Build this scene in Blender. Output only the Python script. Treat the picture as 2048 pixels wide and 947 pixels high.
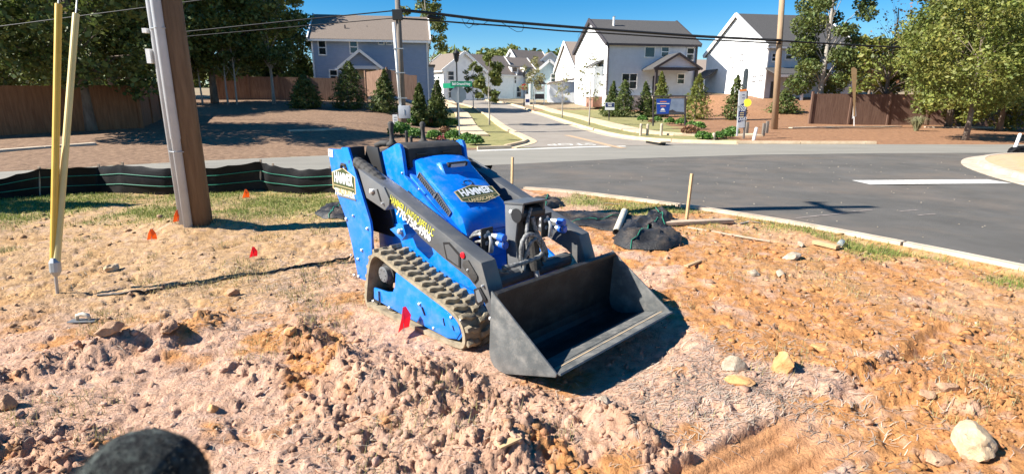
import bpy, bmesh, math, random
import numpy as np
from mathutils import Vector, Matrix
random.seed(7); RNG = np.random.default_rng(11)
R = math.radians
for o in list(bpy.data.objects): bpy.data.objects.remove(o)
S = bpy.context.scene; C = S.collection
# ------------------------------------------------------------------ camera
FPX, TH, CH = 1080.0, math.atan(.25), 1.6          # focal length in photo pixels, downward pitch, eye height
cd = bpy.data.cameras.new('camera'); cam = bpy.data.objects.new('camera', cd); C.objects.link(cam)
cd.sensor_width = 36; cd.lens = FPX / 2048 * 36; cd.clip_start = .05; cd.clip_end = 3000
cam.location = (0, 0, CH); cam.rotation_euler = (math.pi / 2 - TH, 0, 0); S.camera = cam
cd.dof.use_dof = True; cd.dof.focus_distance = 5.5; cd.dof.aperture_fstop = cd.lens / 2.4
# ------------------------------------------------------------------ sky, sun, exposure
SUN_EL = R(39); SUN_TO = Vector((-1, -.225, 0)).normalized()
W = bpy.data.worlds.new('World'); S.world = W; W.use_nodes = True
nt = W.node_tree; nt.nodes.clear()
sky = nt.nodes.new('ShaderNodeTexSky'); sky.sky_type = 'NISHITA'; sky.sun_disc = False
sky.sun_elevation = SUN_EL; sky.sun_rotation = math.atan2(SUN_TO.x, SUN_TO.y); sky.altitude = 300
sky.air_density = 1.0; sky.dust_density = .0; sky.ozone_density = 4.0
hs = nt.nodes.new('ShaderNodeHueSaturation'); hs.inputs['Saturation'].default_value = 1.5; hs.inputs['Value'].default_value = 1.0
bg = nt.nodes.new('ShaderNodeBackground'); bg.inputs['Strength'].default_value = .060
wo = nt.nodes.new('ShaderNodeOutputWorld')
nt.links.new(sky.outputs[0], hs.inputs['Color']); nt.links.new(hs.outputs[0], bg.inputs[0]); nt.links.new(bg.outputs[0], wo.inputs[0])
sd = bpy.data.lights.new('sun', 'SUN'); sd.energy = 4.9; sd.angle = R(.53); sd.color = (1, .95, .87)
sun = bpy.data.objects.new('sun', sd); C.objects.link(sun)
sv = Vector((SUN_TO.x * math.cos(SUN_EL), SUN_TO.y * math.cos(SUN_EL), math.sin(SUN_EL)))
sun.rotation_euler = sv.to_track_quat('Z', 'Y').to_euler(); sun.location = (-20, 0, 30)
vs = S.view_settings; vs.view_transform = 'Standard'; vs.look = 'None'; vs.gamma = 1; vs.use_curve_mapping = False; vs.exposure = 1.3
# ------------------------------------------------------------------ terrain function and helpers
def lerp_at(x, xs, ys): return np.interp(x, xs, ys)
def sm(a, b, x): t = np.clip((x - a) / (b - a), 0, 1); return t * t * (3 - 2 * t)
def y_far(x): return lerp_at(x, [-60, -14.4, -10.1, -6, -1.5, 3, 7.5, 11, 14.6, 24, 90], [-9, 15, 18.1, 20.2, 22.2, 24, 25.3, 25.4, 25.2, 25, 25])
def y_near(x): return lerp_at(x, [-60, -14, -10, -1.1, 4, 9.1, 14, 20, 90], [-15, 8.6, 11.2, 16.5, 18.7, 20.1, 20.7, 20.9, 21])
def y_kerb(x): return lerp_at(x, [-60, -14, -10, -4, -1, .95, 2.2, 3.4, 4.2, 5, 6.2, 7, 8, 9, 90], [-24, 6.6, 9.2, 10.1, 10.6, 9.75, 8.75, 7.55, 6.45, 5.1, 2.6, 0, -4, -20, -20])
def zg(x, y):
    x = np.asarray(x, float); y = np.asarray(y, float)
    yk, yn, yf = y_kerb(x), y_near(x), y_far(x)
    z = -.26 * sm(0, 1, (y - yk) / np.maximum(yn - yk, .5)) - .04 * sm(0, .4, y - yk)
    e = np.maximum(y - yf, 0); xs = x + .1 * (y - 27)
    wl = 1 - sm(-9, -3.5, xs); wr = sm(21.5, 27, xs)
    z = z + .0205 * e + wl * .037 * np.minimum(e, 35) + wr * (-.006 * np.minimum(e, 20) + .11 * np.clip(y - 45, 0, 17)) + .035 * np.clip(y - 61, 0, 22)
    return z
def zf(x, y): return float(zg(x, y))
ct, st = math.cos(TH), math.sin(TH)
def ray(px, py):
    a = (px - 1024) / FPX; b = -(py - 473.5) / FPX
    return Vector((a, ct + b * st, -st + b * ct))
def og(px, py):                                    # where the sight line through a photo point meets the terrain
    r = ray(px, py); t = .5; p = Vector((0, 0, CH))
    while t < 400:
        q = p + r * t
        if q.z < zf(q.x, q.y): break
        t *= 1.004
    return Vector((q.x, q.y, zf(q.x, q.y)))
def at(px, py, Y): r = ray(px, py); return Vector((0, 0, CH)) + r * (Y / r.y)
# noise
def vnoise(x, y, seed):
    rg = np.random.default_rng(seed); T = rg.random((256, 256))
    xi = np.floor(x).astype(int); yi = np.floor(y).astype(int); fx = x - xi; fy = y - yi
    fx = fx * fx * (3 - 2 * fx); fy = fy * fy * (3 - 2 * fy)
    a = T[xi % 256, yi % 256]; b = T[(xi + 1) % 256, yi % 256]; c = T[xi % 256, (yi + 1) % 256]; d = T[(xi + 1) % 256, (yi + 1) % 256]
    return (a * (1 - fx) + b * fx) * (1 - fy) + (c * (1 - fx) + d * fx) * fy - .5
def fbm(x, y, sc, oct, seed):
    s = 0; a = 1
    for k in range(oct):
        th = .6 * k + seed
        s = s + a * vnoise((x * math.cos(th) - y * math.sin(th)) / sc + 37.1 * k, (x * math.sin(th) + y * math.cos(th)) / sc + 11.7 * k, seed * 13 + k); a *= .5; sc *= .5
    return s
def worley(x, y, sc, seed):
    x = x / sc; y = y / sc; xi = np.floor(x).astype(int); yi = np.floor(y).astype(int); T = np.random.default_rng(seed).random((128, 128, 3))
    f1 = np.full(x.shape, 9.); f2 = np.full(x.shape, 9.); rid = np.zeros(x.shape)
    for a in (-1, 0, 1):
        for b in (-1, 0, 1):
            t = T[(xi + a) % 128, (yi + b) % 128]; d = np.hypot(xi + a + t[..., 0] - x, yi + b + t[..., 1] - y); m = d < f1
            f2 = np.where(m, f1, np.minimum(f2, d)); rid = np.where(m, t[..., 2], rid); f1 = np.where(m, d, f1)
    return rid, f2 - f1
# ------------------------------------------------------------------ materials
MATS = {}
def nd(t, ty, **kw):
    n = t.nodes.new(ty)
    for k, v in kw.items():
        if k in n.inputs: n.inputs[k].default_value = v
        else: setattr(n, k, v)
    return n
def mat(name, cols, scale=5, rough=.7, metal=0, bump=0, bscale=None, detail=6, stretch=(1, 1, 1), island=0, transl=0, spec=None, vcol=False, coat=0, dirt=None):
    """cols: list of linear colours blended by noise; island: share of per-piece random tint; dirt: (colour, amount, scale) patches"""
    if name in MATS: return MATS[name]
    m = bpy.data.materials.new(name); m.use_nodes = True; t = m.node_tree; L = t.links.new
    b = t.nodes['Principled BSDF']; b.inputs['Roughness'].default_value = rough; b.inputs['Metallic'].default_value = metal
    if spec is not None: b.inputs['Specular IOR Level'].default_value = spec
    if coat: b.inputs['Coat Weight'].default_value = coat; b.inputs['Coat Roughness'].default_value = .12
    tc = nd(t, 'ShaderNodeTexCoord'); mp = nd(t, 'ShaderNodeMapping'); mp.inputs['Scale'].default_value = stretch
    L(tc.outputs['Object'], mp.inputs[0])
    if len(cols) == 1: cols = [tuple(c * .93 for c in cols[0]), tuple(min(1, c * 1.06) for c in cols[0])]
    no = nd(t, 'ShaderNodeTexNoise', Scale=scale, Detail=detail, Roughness=.62); L(mp.outputs[0], no.inputs['Vector'])
    cr = nd(t, 'ShaderNodeValToRGB'); L(no.outputs[0], cr.inputs[0])
    e = cr.color_ramp.elements; n = len(cols)
    while len(e) < n: e.new(.5)
    for i, c in enumerate(cols): e[i].position = .3 + .4 * i / (n - 1); e[i].color = (*c, 1)
    col = cr.outputs[0]
    if vcol:
        va = nd(t, 'ShaderNodeVertexColor', layer_name='Col'); mx = nd(t, 'ShaderNodeMix', data_type='RGBA', blend_type='MULTIPLY'); mx.inputs[0].default_value = 1
        L(col, mx.inputs[6]); L(va.outputs[0], mx.inputs[7]); col = mx.outputs[2]
    if island:
        g = nd(t, 'ShaderNodeNewGeometry'); h = nd(t, 'ShaderNodeHueSaturation'); mr = nd(t, 'ShaderNodeMapRange'); mr.inputs[3].default_value = 1 - island; mr.inputs[4].default_value = 1 + island
        L(g.outputs['Random Per Island'], mr.inputs[0]); L(mr.outputs[0], h.inputs['Value'])
        m2 = nd(t, 'ShaderNodeMapRange'); m2.inputs[3].default_value = .5 - island * .06; m2.inputs[4].default_value = .5 + island * .05
        mu = nd(t, 'ShaderNodeMath', operation='MULTIPLY'); mu.inputs[1].default_value = 7.31; fr = nd(t, 'ShaderNodeMath', operation='FRACT')
        L(g.outputs['Random Per Island'], mu.inputs[0]); L(mu.outputs[0], fr.inputs[0]); L(fr.outputs[0], m2.inputs[0]); L(m2.outputs[0], h.inputs['Hue'])
        L(col, h.inputs['Color']); col = h.outputs[0]
    if dirt:
        dn = nd(t, 'ShaderNodeTexNoise', Scale=dirt[2], Detail=8, Roughness=.7); L(tc.outputs['Object'], dn.inputs['Vector'])
        dr = nd(t, 'ShaderNodeMapRange'); dr.inputs[1].default_value = .48; dr.inputs[2].default_value = .72; dr.inputs[4].default_value = dirt[1]
        L(dn.outputs[0], dr.inputs[0]); mx = nd(t, 'ShaderNodeMix', data_type='RGBA'); L(dr.outputs[0], mx.inputs[0]); L(col, mx.inputs[6]); mx.inputs[7].default_value = (*dirt[0], 1); col = mx.outputs[2]
        ra = nd(t, 'ShaderNodeMapRange'); ra.inputs[3].default_value = rough; ra.inputs[4].default_value = .85; L(dr.outputs[0], ra.inputs[0]); L(ra.outputs[0], b.inputs['Roughness'])
    L(col, b.inputs['Base Color'])
    if bump:
        bn = nd(t, 'ShaderNodeTexNoise', Scale=bscale or scale * 4, Detail=8, Roughness=.65); L(mp.outputs[0], bn.inputs['Vector'])
        bu = nd(t, 'ShaderNodeBump', Strength=min(1, bump), Distance=.02 * max(1, bump)); L(bn.outputs[0], bu.inputs['Height']); L(bu.outputs[0], b.inputs['Normal'])
    if transl:
        tr = nd(t, 'ShaderNodeBsdfTranslucent'); L(col, tr.inputs[0]); ms = nd(t, 'ShaderNodeMixShader', Fac=transl)
        L(b.outputs[0], ms.inputs[1]); L(tr.outputs[0], ms.inputs[2]); L(ms.outputs[0], t.nodes['Material Output'].inputs[0])
    MATS[name] = m; return m
def siding(name, colr, step=.17, axis=2, rough=.6):
    m = mat(name, [colr], 2, rough); t = m.node_tree; L = t.links.new
    tc = nd(t, 'ShaderNodeTexCoord'); sx = nd(t, 'ShaderNodeSeparateXYZ'); L(tc.outputs['Object'], sx.inputs[0])
    d = nd(t, 'ShaderNodeMath', operation='DIVIDE'); d.inputs[1].default_value = step; fr = nd(t, 'ShaderNodeMath', operation='FRACT'); L(sx.outputs[axis], d.inputs[0]); L(d.outputs[0], fr.inputs[0])
    bu = nd(t, 'ShaderNodeBump', Strength=1, Distance=.02, invert=True); L(fr.outputs[0], bu.inputs['Height']); L(bu.outputs[0], t.nodes['Principled BSDF'].inputs['Normal']); return m
def m_(n): return MATS[n]
# ------------------------------------------------------------------ mesh building
class MB:
    def __init__(s): s.v = []; s.f = []; s.mi = []; s.cur = 0
    def add(s, vs_, fs_):
        o = len(s.v); s.v += [tuple(p) for p in vs_]; s.f += [tuple(i + o for i in f) for f in fs_]; s.mi += [s.cur] * len(fs_); return s
    def box(s, c, d, rz=0, ry=0, rx=0):
        M = Matrix.Translation(c) @ Matrix.Rotation(rz, 4, 'Z') @ Matrix.Rotation(ry, 4, 'Y') @ Matrix.Rotation(rx, 4, 'X')
        P = [M @ Vector((x * d[0] / 2, y * d[1] / 2, z * d[2] / 2)) for x in (-1, 1) for y in (-1, 1) for z in (-1, 1)]
        return s.add(P, [(0, 1, 3, 2), (4, 6, 7, 5), (0, 4, 5, 1), (2, 3, 7, 6), (0, 2, 6, 4), (1, 5, 7, 3)])
    def bar(s, a, b, w, h=None, up=(0, 0, 1)):
        a = Vector(a); b = Vector(b); h = h or w; d = (b - a).normalized(); x = d.cross(Vector(up))
        if x.length < 1e-4: x = d.cross(Vector((1, 0, 0)))
        x.normalize(); y = x.cross(d)
        P = [q + x * (w / 2 * i) + y * (h / 2 * j) for q in (a, b) for i, j in ((-1, -1), (1, -1), (1, 1), (-1, 1))]
        return s.add(P, [(3, 2, 1, 0), (4, 5, 6, 7), (0, 1, 5, 4), (1, 2, 6, 5), (2, 3, 7, 6), (3, 0, 4, 7)])
    def tube(s, path, rad, n=8, caps=True):
        path = [Vector(p) for p in path]; k = len(path); rad = rad if hasattr(rad, '__len__') else [rad] * k
        V = []; F = []; up = None
        for i, p in enumerate(path):
            d = (path[min(i + 1, k - 1)] - path[max(i - 1, 0)]).normalized()
            if up is None: up = d.orthogonal().normalized()
            up = (up - d * up.dot(d)).normalized(); w = d.cross(up)
            V += [p + (up * math.cos(2 * math.pi * j / n) + w * math.sin(2 * math.pi * j / n)) * rad[i] for j in range(n)]
        for i in range(k - 1): F += [(i * n + j, i * n + (j + 1) % n, (i + 1) * n + (j + 1) % n, (i + 1) * n + j) for j in range(n)]
        if caps: F += [tuple(range(n - 1, -1, -1)), tuple(range((k - 1) * n, k * n))]
        return s.add(V, F)
    def prism(s, poly, fn, a, b):                  # polygon of 2-D points, fn(p, t) -> 3-D, extruded t = a..b
        n = len(poly); V = [fn(p, a) for p in poly] + [fn(p, b) for p in poly]
        return s.add(V, [tuple(range(n - 1, -1, -1)), tuple(range(n, 2 * n))] + [(i, (i + 1) % n, (i + 1) % n + n, i + n) for i in range(n)])
    def build(s, name, m, parent=None, smooth=False, bevel=0, fix=True, kind=None, off=None):
        me = bpy.data.meshes.new(name)
        V = s.v if off is None else [(x - off[0], y - off[1], z - off[2]) for x, y, z in s.v]
        me.from_pydata(V, [], s.f)
        for k in (m if isinstance(m, (list, tuple)) else [m]): me.materials.append(k if not isinstance(k, str) else MATS[k])
        if any(s.mi): me.polygons.foreach_set('material_index', s.mi)
        if fix or bevel:
            bm = bmesh.new(); bm.from_mesh(me)
            if bevel:
                bmesh.ops.remove_doubles(bm, verts=bm.verts, dist=1e-5); bmesh.ops.recalc_face_normals(bm, faces=bm.faces)
                ed = [e for e in bm.edges if e.is_manifold and e.calc_face_angle(0) > .5]
                bmesh.ops.bevel(bm, geom=ed, offset=bevel, segments=2, affect='EDGES', clamp_overlap=True, profile=.6)
            bmesh.ops.recalc_face_normals(bm, faces=bm.faces); bm.to_mesh(me); bm.free()
        if smooth: me.polygons.foreach_set('use_smooth', [True] * len(me.polygons))
        elif bevel:
            me.polygons.foreach_set('use_smooth', [True] * len(me.polygons)); me.set_sharp_from_angle(angle=R(35))
        o = bpy.data.objects.new(name, me); C.objects.link(o)
        if parent: o.parent = parent
        if kind: o['kind'] = kind
        return o
def thing(name, label, cat, loc=(0, 0, 0), rz=0, group=None, kind=None):
    o = bpy.data.objects.new(name, None); C.objects.link(o); o.location = loc; o.rotation_euler = (0, 0, rz); o.empty_display_size = .1
    return tag(o, label, cat, group, kind)
def tag(o, label=None, cat=None, group=None, kind=None):
    for k, v in (('label', label), ('category', cat), ('group', group), ('kind', kind)):
        if v: o[k] = v
    return o
def copy_tree(o, parent=None):
    c = o.copy(); C.objects.link(c); c.parent = parent
    for ch in list(o.children): copy_tree(ch, c)
    return c
def fast_mesh(name, V, F, m, parent=None, kind=None, cols=None, smooth=False):
    V = np.asarray(V, np.float32); F = np.asarray(F, np.int32); me = bpy.data.meshes.new(name); k = F.shape[1]
    me.vertices.add(len(V)); me.vertices.foreach_set('co', V.ravel()); me.loops.add(F.size); me.loops.foreach_set('vertex_index', F.ravel())
    me.polygons.add(len(F)); me.polygons.foreach_set('loop_start', np.arange(0, F.size, k, dtype=np.int32)); me.polygons.foreach_set('loop_total', np.full(len(F), k, np.int32))
    if smooth: me.polygons.foreach_set('use_smooth', np.ones(len(F), bool))
    me.materials.append(m if not isinstance(m, str) else MATS[m]); me.update(calc_edges=True)
    if cols is not None:
        ca = me.color_attributes.new('Col', 'FLOAT_COLOR', 'POINT'); ca.data.foreach_set('color', np.hstack([cols, np.ones((len(V), 1))]).astype(np.float32).ravel())
    o = bpy.data.objects.new(name, me); C.objects.link(o)
    if parent: o.parent = parent
    if kind: o['kind'] = kind
    return o
def text_faces(body, size, bold=.0, align='CENTER', sx=1):
    cu = bpy.data.curves.new('t', 'FONT'); cu.body = body; cu.size = size; cu.align_x = align; cu.align_y = 'CENTER'; cu.offset = bold; cu.resolution_u = 3
    o = bpy.data.objects.new('t', cu); C.objects.link(o); dg = bpy.context.evaluated_depsgraph_get()
    me = bpy.data.meshes.new_from_object(o.evaluated_get(dg)); V = [(v.co.x * sx, v.co.y) for v in me.vertices]; F = [tuple(p.vertices) for p in me.polygons]
    bpy.data.objects.remove(o); bpy.data.curves.remove(cu); bpy.data.meshes.remove(me); return V, F
def put_text(mb, body, size, org, xd, yd, bold=0, align='CENTER', sx=1, lift=0, surf=None):
    V, F = text_faces(body, size, bold, align, sx); xd = Vector(xd).normalized(); yd = Vector(yd).normalized(); n = xd.cross(yd); org = Vector(org)
    mb.add([org + xd * x + yd * y + n * lift for x, y in V], F)
# ------------------------------------------------------------------ shared materials
mat('dirt', [(.50, .47, .46), (.84, .82, .80), (1.05, 1.04, 1.02), (1.24, 1.24, 1.26)], 14, .95, detail=12, bump=1, bscale=55, vcol=True, spec=.2)
mat('clod', [(.30, .17, .11), (.46, .28, .17), (.56, .38, .25)], 9, .95, bump=1, bscale=60, spec=.2)
mat('crumb', [(.70, .68, .66), (1.0, 1.0, 1.0)], 20, .95, bump=.6, bscale=90, island=.12, spec=.15, vcol=True)
mat('pale_rock', [(.28, .21, .14), (.42, .34, .25), (.54, .46, .36)], 9, .9, bump=1, bscale=30)
mat('orange_rock', [(.46, .20, .06), (.56, .31, .13), (.66, .50, .34)], 6, .9, bump=.7, bscale=30)
mat('cream_rock', [(.44, .28, .15), (.60, .44, .27), (.70, .57, .39)], 6, .9, bump=1, bscale=25)
mat('straw', [(.18, .135, .105), (.36, .285, .22), (.50, .40, .30)], 3, .8, island=.4)
mat('grass', [(.12, .17, .03), (.19, .235, .05), (.30, .29, .09)], 2, .8, island=.4, transl=.25)
mat('lawn', [(.17, .17, .05), (.24, .22, .08), (.30, .25, .10)], 3, .95, bump=.8, bscale=40)
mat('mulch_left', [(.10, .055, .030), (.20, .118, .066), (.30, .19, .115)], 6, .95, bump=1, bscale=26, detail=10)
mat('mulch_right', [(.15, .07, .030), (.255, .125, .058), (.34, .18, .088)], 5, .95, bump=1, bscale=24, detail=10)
mat('asphalt_new', [(.082, .074, .062), (.104, .095, .081), (.128, .116, .10)], 1.1, .82, bump=.6, bscale=110, detail=14, dirt=((.22, .165, .12), .6, .4))
mat('asphalt_old', [(.19, .175, .145), (.225, .21, .175), (.26, .24, .20)], 1.0, .9, bump=.4, bscale=90, stretch=(.25, 1, 1))
mat('asphalt_street', [(.23, .195, .155), (.27, .232, .19), (.30, .262, .215)], .8, .9, bump=.4, bscale=80)
mat('concrete', [(.38, .30, .22), (.50, .41, .31), (.58, .49, .38)], 3, .9, bump=.3, bscale=60)
mat('concrete_tan', [(.50, .36, .22), (.60, .45, .29), (.66, .52, .35)], 2.5, .9, bump=.3, bscale=60)
mat('road_paint', [(.38, .36, .32), (.62, .59, .53), (.72, .69, .62)], 14, .8, detail=9)
mat('faded_paint', [(.12, .105, .09), (.40, .33, .29)], 12, .85, detail=9)
mat('tan_paint', [(.42, .28, .17), (.52, .36, .22)], 9, .85)
mat('ground', [(.20, .13, .08), (.26, .19, .11), (.22, .20, .09)], .4, .95, bump=.5, bscale=8)
for n_, c_ in (('white_trim', (.78, .77, .74)), ('black', (.012, .012, .013)), ('white_paint', (.80, .80, .78))): mat(n_, [c_], 4, .55)
# ------------------------------------------------------------------ machine frame (needed for the ground under it)
MO = Vector((-.3125, 4.1538, 0)); MH = Vector((.72, -.694, 0)).normalized(); MN = Vector((MH.y, -MH.x, 0))
def mach_uv(x, y): return (x - MO.x) * MH.x + (y - MO.y) * MH.y, (x - MO.x) * MN.x + (y - MO.y) * MN.y
# ------------------------------------------------------------------ the building lot: relief
def P0(px, py): r = ray(px, py); q = Vector((0, 0, CH)) + r * (-CH / r.z); return (q.x, q.y)
def seg_dist(x, y, pts):
    d = np.full(np.shape(x), 1e9)
    for (ax, ay), (bx, by) in zip(pts[:-1], pts[1:]):
        vx, vy = bx - ax, by - ay; t = np.clip(((x - ax) * vx + (y - ay) * vy) / (vx * vx + vy * vy), 0, 1); d = np.minimum(d, np.hypot(x - ax - t * vx, y - ay - t * vy))
    return d
RIDGES = [([P0(*p) for p in l], w) for l, w in (([(-60, 800), (40, 760), (130, 720), (230, 700), (330, 675), (430, 640)], .17), ([(600, 660), (690, 720), (700, 770), (860, 770), (960, 820), (1010, 900)], .20),
    ([(-40, 930), (60, 900), (160, 960)], .2), ([(1350, 930), (1250, 860), (1060, 770)], .10), ([(480, 740), (560, 760)], .1), ([(1780, 760), (1900, 800), (2040, 830)], .25))]
RUT = [P0(1330, 1010), P0(1480, 905), P0(1640, 846)]; SOFT = [[P0(1690, 800), P0(1800, 740), P0(1860, 700)], [P0(1800, 720), P0(1900, 660)]]
RA, RB = np.array(P0(1345, 1010)), np.array(P0(1690, 838)); RL = np.hypot(*(RB - RA)); RD = (RB - RA) / RL
def rut_sd(x, y): dx, dy = x - RA[0], y - RA[1]; return dx * RD[0] + dy * RD[1], -dx * RD[1] + dy * RD[0] + .02 * fbm(x, y, .4, 2, 90)
def rut_w(x, y): s, d = rut_sd(x, y); return sm(.19, .165, np.abs(d)) * sm(RL, RL - .45, s)
def crumb_w(x, y):                                  # the freshly broken, crumbly ground left of the bucket
    c1, c2 = P0(830, 790), P0(930, 900); return np.clip(np.exp(-(((x - c1[0]) / .62) ** 2 + ((y - c1[1]) / .6) ** 2)) + np.exp(-(((x - c2[0]) / .5) ** 2 + ((y - c2[1]) / .35) ** 2)), 0, 1)
def lumps(x, y):
    m = np.zeros(np.shape(x))
    for l, w in RIDGES: m = np.maximum(m, np.exp(-(seg_dist(x, y, l) / w) ** 2))
    return m
def calm(x, y):
    u, v = mach_uv(x, y)
    k = sm(.0, .25, np.maximum(np.abs(v) - .62, np.maximum(-.75 - u, u - 1.45)))
    return k
def relief(x, y):
    L = lumps(x, y); k = calm(x, y); near = sm(11, 5, y)
    z = .07 * fbm(x, y, 2.6, 2, 3) * (.4 + .6 * k) + .045 * fbm(x, y, .55, 3, 5) * (.3 + .7 * k)
    rw = rut_w(x, y); cw_ = crumb_w(x, y); fk = (.3 + .7 * k) * (1 - .85 * rw)
    f1 = fbm(x, y, .17, 3, 8); R2 = np.clip(.8 * L + .7 * cw_, 0, 1.1)
    wx = x + .03 * fbm(x, y, .09, 2, 61); wy = y + .03 * fbm(x, y, .09, 2, 62)
    r1, e1 = worley(wx, wy, .085, 63); r2, e2 = worley(wx + 3, wy, .036, 64)
    z = z + .034 * f1 * (.5 + 1.25 * R2) * fk * (.4 + .6 * near)
    z = z + (.040 * np.maximum(r1 - .35, 0) * sm(.02, .22, e1) * (.25 + 1.3 * R2) + .015 * r2 * sm(.02, .30, e2) * (.45 + .8 * R2)) * fk * (.35 + .65 * near)
    z = z + .007 * fbm(x, y, .03, 2, 13) * fk * sm(7, 4, y)
    z = z - .035 * sm(.16, .30, fbm(x, y, .13, 3, 17)) * R2 * k - .02 * sm(.22, .34, fbm(x, y, .13, 3, 18)) * fk * near
    z = z + .05 * L * (.5 + 1.4 * np.clip(fbm(x, y, .3, 2, 15) + .3, 0, 1)) * k * (1 - rw) + .03 * cw_ * k
    s_, d = rut_sd(x, y); z = z - rw * (.045 + .012 * np.sign(np.cos(d * 62)) * np.abs(np.cos(d * 62)) ** .4) + .02 * np.exp(-((np.abs(d) - .215) / .035) ** 2) * (.5 + fbm(x, y, .2, 2, 19)) * sm(RL + .1, RL - .4, s_)
    for r in SOFT: d_ = seg_dist(x, y, r); z = z - .034 * np.exp(-(d_ / .06) ** 4) + .016 * np.exp(-((d_ - .10) / .03) ** 2)
    u, v = mach_uv(x, y)
    z = z - .05 * np.exp(-(((u - 1.35) / .3) ** 2 + ((v + .1) / .6) ** 2) ** 2) - .012 * (1 - k)
    z = z + .12 * np.exp(-((x + 4.1) ** 2 + (y - 6.95) ** 2) / .35)
    return z
def zl(x, y): return zg(x, y) + relief(np.asarray(x, float), np.asarray(y, float)) * sm(0, .25, y_kerb(x) - y)
def zlf(x, y): return float(zl(np.array([x]), np.array([y]))[0])
def lg(px, py, dz=0):                               # photo point -> lot surface
    q = Vector((*P0(px, py), 0)); r = ray(px, py)
    for _ in range(6): t = (zlf(q.x, q.y) - CH) / r.z; q = Vector((0, 0, CH)) + r * t
    q.z = zlf(q.x, q.y) + dz; return q
def grass_w(x, y):                                  # where the thin turf grows
    a = sm(6.6, 8.6, y + .5 * fbm(x, y, 1.2, 3, 21)) * sm(.2, -1.2, x) * sm(-.3, .5, fbm(x, y, .8, 3, 22) + .35)
    b = np.exp(-((y_kerb(x) - y - .8) / .75) ** 2) * sm(.4, 1.2, x) * sm(-.30, .15, fbm(x, y, .7, 3, 23)) * sm(5.4, 4.2, x)
    c = .35 * sm(4.5, 6.5, y) * sm(-1.0, -3.5, x) * sm(.0, .35, fbm(x, y, .9, 3, 24))
    return np.clip(a + b * .9 + c, 0, 1)
def zone_cols(x, y):
    pink = np.array([.53, .33, .225]); org = np.array([.48, .228, .085]); tan = np.array([.44, .285, .14]); grn = np.array([.27, .26, .085]); dk = np.array([.36, .175, .09]); sand = np.array([.49, .275, .12])
    n1 = fbm(x, y, 1.1, 4, 31); n2 = fbm(x, y, .28, 4, 32); q1, q2 = P0(1130, 760), P0(1450, 770)
    o = sm(-.10, .22, n1 * .7 + n2 * .9 + .50 * sm(.7, 2.2, x) - .14 + .55 * np.exp(-(((x - q1[0]) / .3) ** 2 + ((y - q1[1]) / .22) ** 2)) - .5 * np.exp(-(((x - q2[0]) / .5) ** 2 + ((y - q2[1]) / .45) ** 2)) - .35 * crumb_w(x, y) - .05 * sm(.6, -.2, x))
    t = sm(-.9, -2.6, x) * sm(3.2, 4.6, y)
    c = pink * (1 - o)[:, None] + org * o[:, None]
    c = c * (1 - .8 * t)[:, None] + tan * (.8 * t)[:, None]
    yl = sm(1.5, 2.6, x) * sm(.1, -.2, n1); c = c * (1 - .6 * yl)[:, None] + sand * (.6 * yl)[:, None]
    L = np.clip(lumps(x, y), 0, 1) * sm(-.1, .3, fbm(x, y, .22, 3, 35)); c = c * (1 - .3 * L)[:, None] + dk * (.3 * L)[:, None]
    sp = sm(.12, .3, fbm(x, y, .06, 2, 37)) * .35; c = c * (1 - sp)[:, None] + np.array([.42, .30, .25]) * sp[:, None]
    rw = rut_w(x, y) * .8; c = c * (1 - rw)[:, None] + np.array([.46, .215, .08]) * rw[:, None]
    g = grass_w(x, y) * .8; c = c * (1 - g)[:, None] + grn * g[:, None]
    return c
NX, NY = 980, 520
sy = np.exp(np.linspace(math.log(.45), math.log(12.2), NY)); sx_ = np.linspace(-1.3, 1.22, NX)
YY, SS = np.meshgrid(sy, sx_, indexing='ij'); XX = SS * (.85 + .98 * YY)
xf, yf_ = XX.ravel(), YY.ravel(); zz = zl(xf, yf_)
idx = np.arange(NX * NY).reshape(NY, NX); Q = np.stack([idx[:-1, :-1], idx[:-1, 1:], idx[1:, 1:], idx[1:, :-1]], -1).reshape(-1, 4)
cx = xf[Q].mean(1); cy = yf_[Q].mean(1); Q = Q[cy < y_kerb(cx) + .05 + .10 * np.maximum(0, fbm(cx, cy, .8, 3, 44))]
used = np.unique(Q); rm = np.full(NX * NY, -1); rm[used] = np.arange(len(used))
fast_mesh('dirt_lot', np.stack([xf, yf_, zz], 1)[used], rm[Q], 'dirt', kind='structure', cols=zone_cols(xf[used], yf_[used]), smooth=False)
# ------------------------------------------------------------------ far terrain, split into the kinds of ground
gx = np.concatenate([np.arange(-150, -40, 5), np.arange(-40, -16, .8), np.arange(-16, 34, .3), np.arange(34, 60, 1), np.arange(60, 181, 6)])
gy = np.concatenate([np.arange(-60, 2, 4), np.arange(2, 14, .6), np.arange(14, 44, .3), np.arange(44, 70, .5), np.arange(70, 130, 2), np.arange(130, 420, 20)])
GX, GY = np.meshgrid(gx, gy, indexing='xy'); gxx, gyy = GX.ravel(), GY.ravel(); gz = zg(gxx, gyy)
gz = gz + .05 * fbm(gxx, gyy, 2.2, 3, 41) * sm(.6, 3, gyy - y_far(gxx))
inlot = (gyy < y_kerb(gxx) + .2) ; onroad = (gyy < y_far(gxx) - .05)
SLq = np.array([(.9, 25.6), (.62, 27.6), (-.57, 35), (-1.2, 41), (-1.85, 47.4), (-3.2, 60), (-6.2, 74), (-13, 88)]); SRq = np.array([(7.2, 26.4), (5.6, 28.6), (4.75, 35), (4.2, 41), (3.75, 47.4), (2.5, 61), (-.3, 77), (-8, 93)])
inst = (gxx > np.interp(gyy, SLq[:, 1], SLq[:, 0]) + .15) & (gxx < np.interp(gyy, SRq[:, 1], SRq[:, 0]) - .15) & (gyy < 93)
gz = np.where(inlot, gz - .5, np.where(onroad, gz - .12, np.where(inst, zg(gxx, gyy) - .12, gz)))
nxg, nyg = len(gx), len(gy); gi = np.arange(nxg * nyg).reshape(nyg, nxg)
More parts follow.
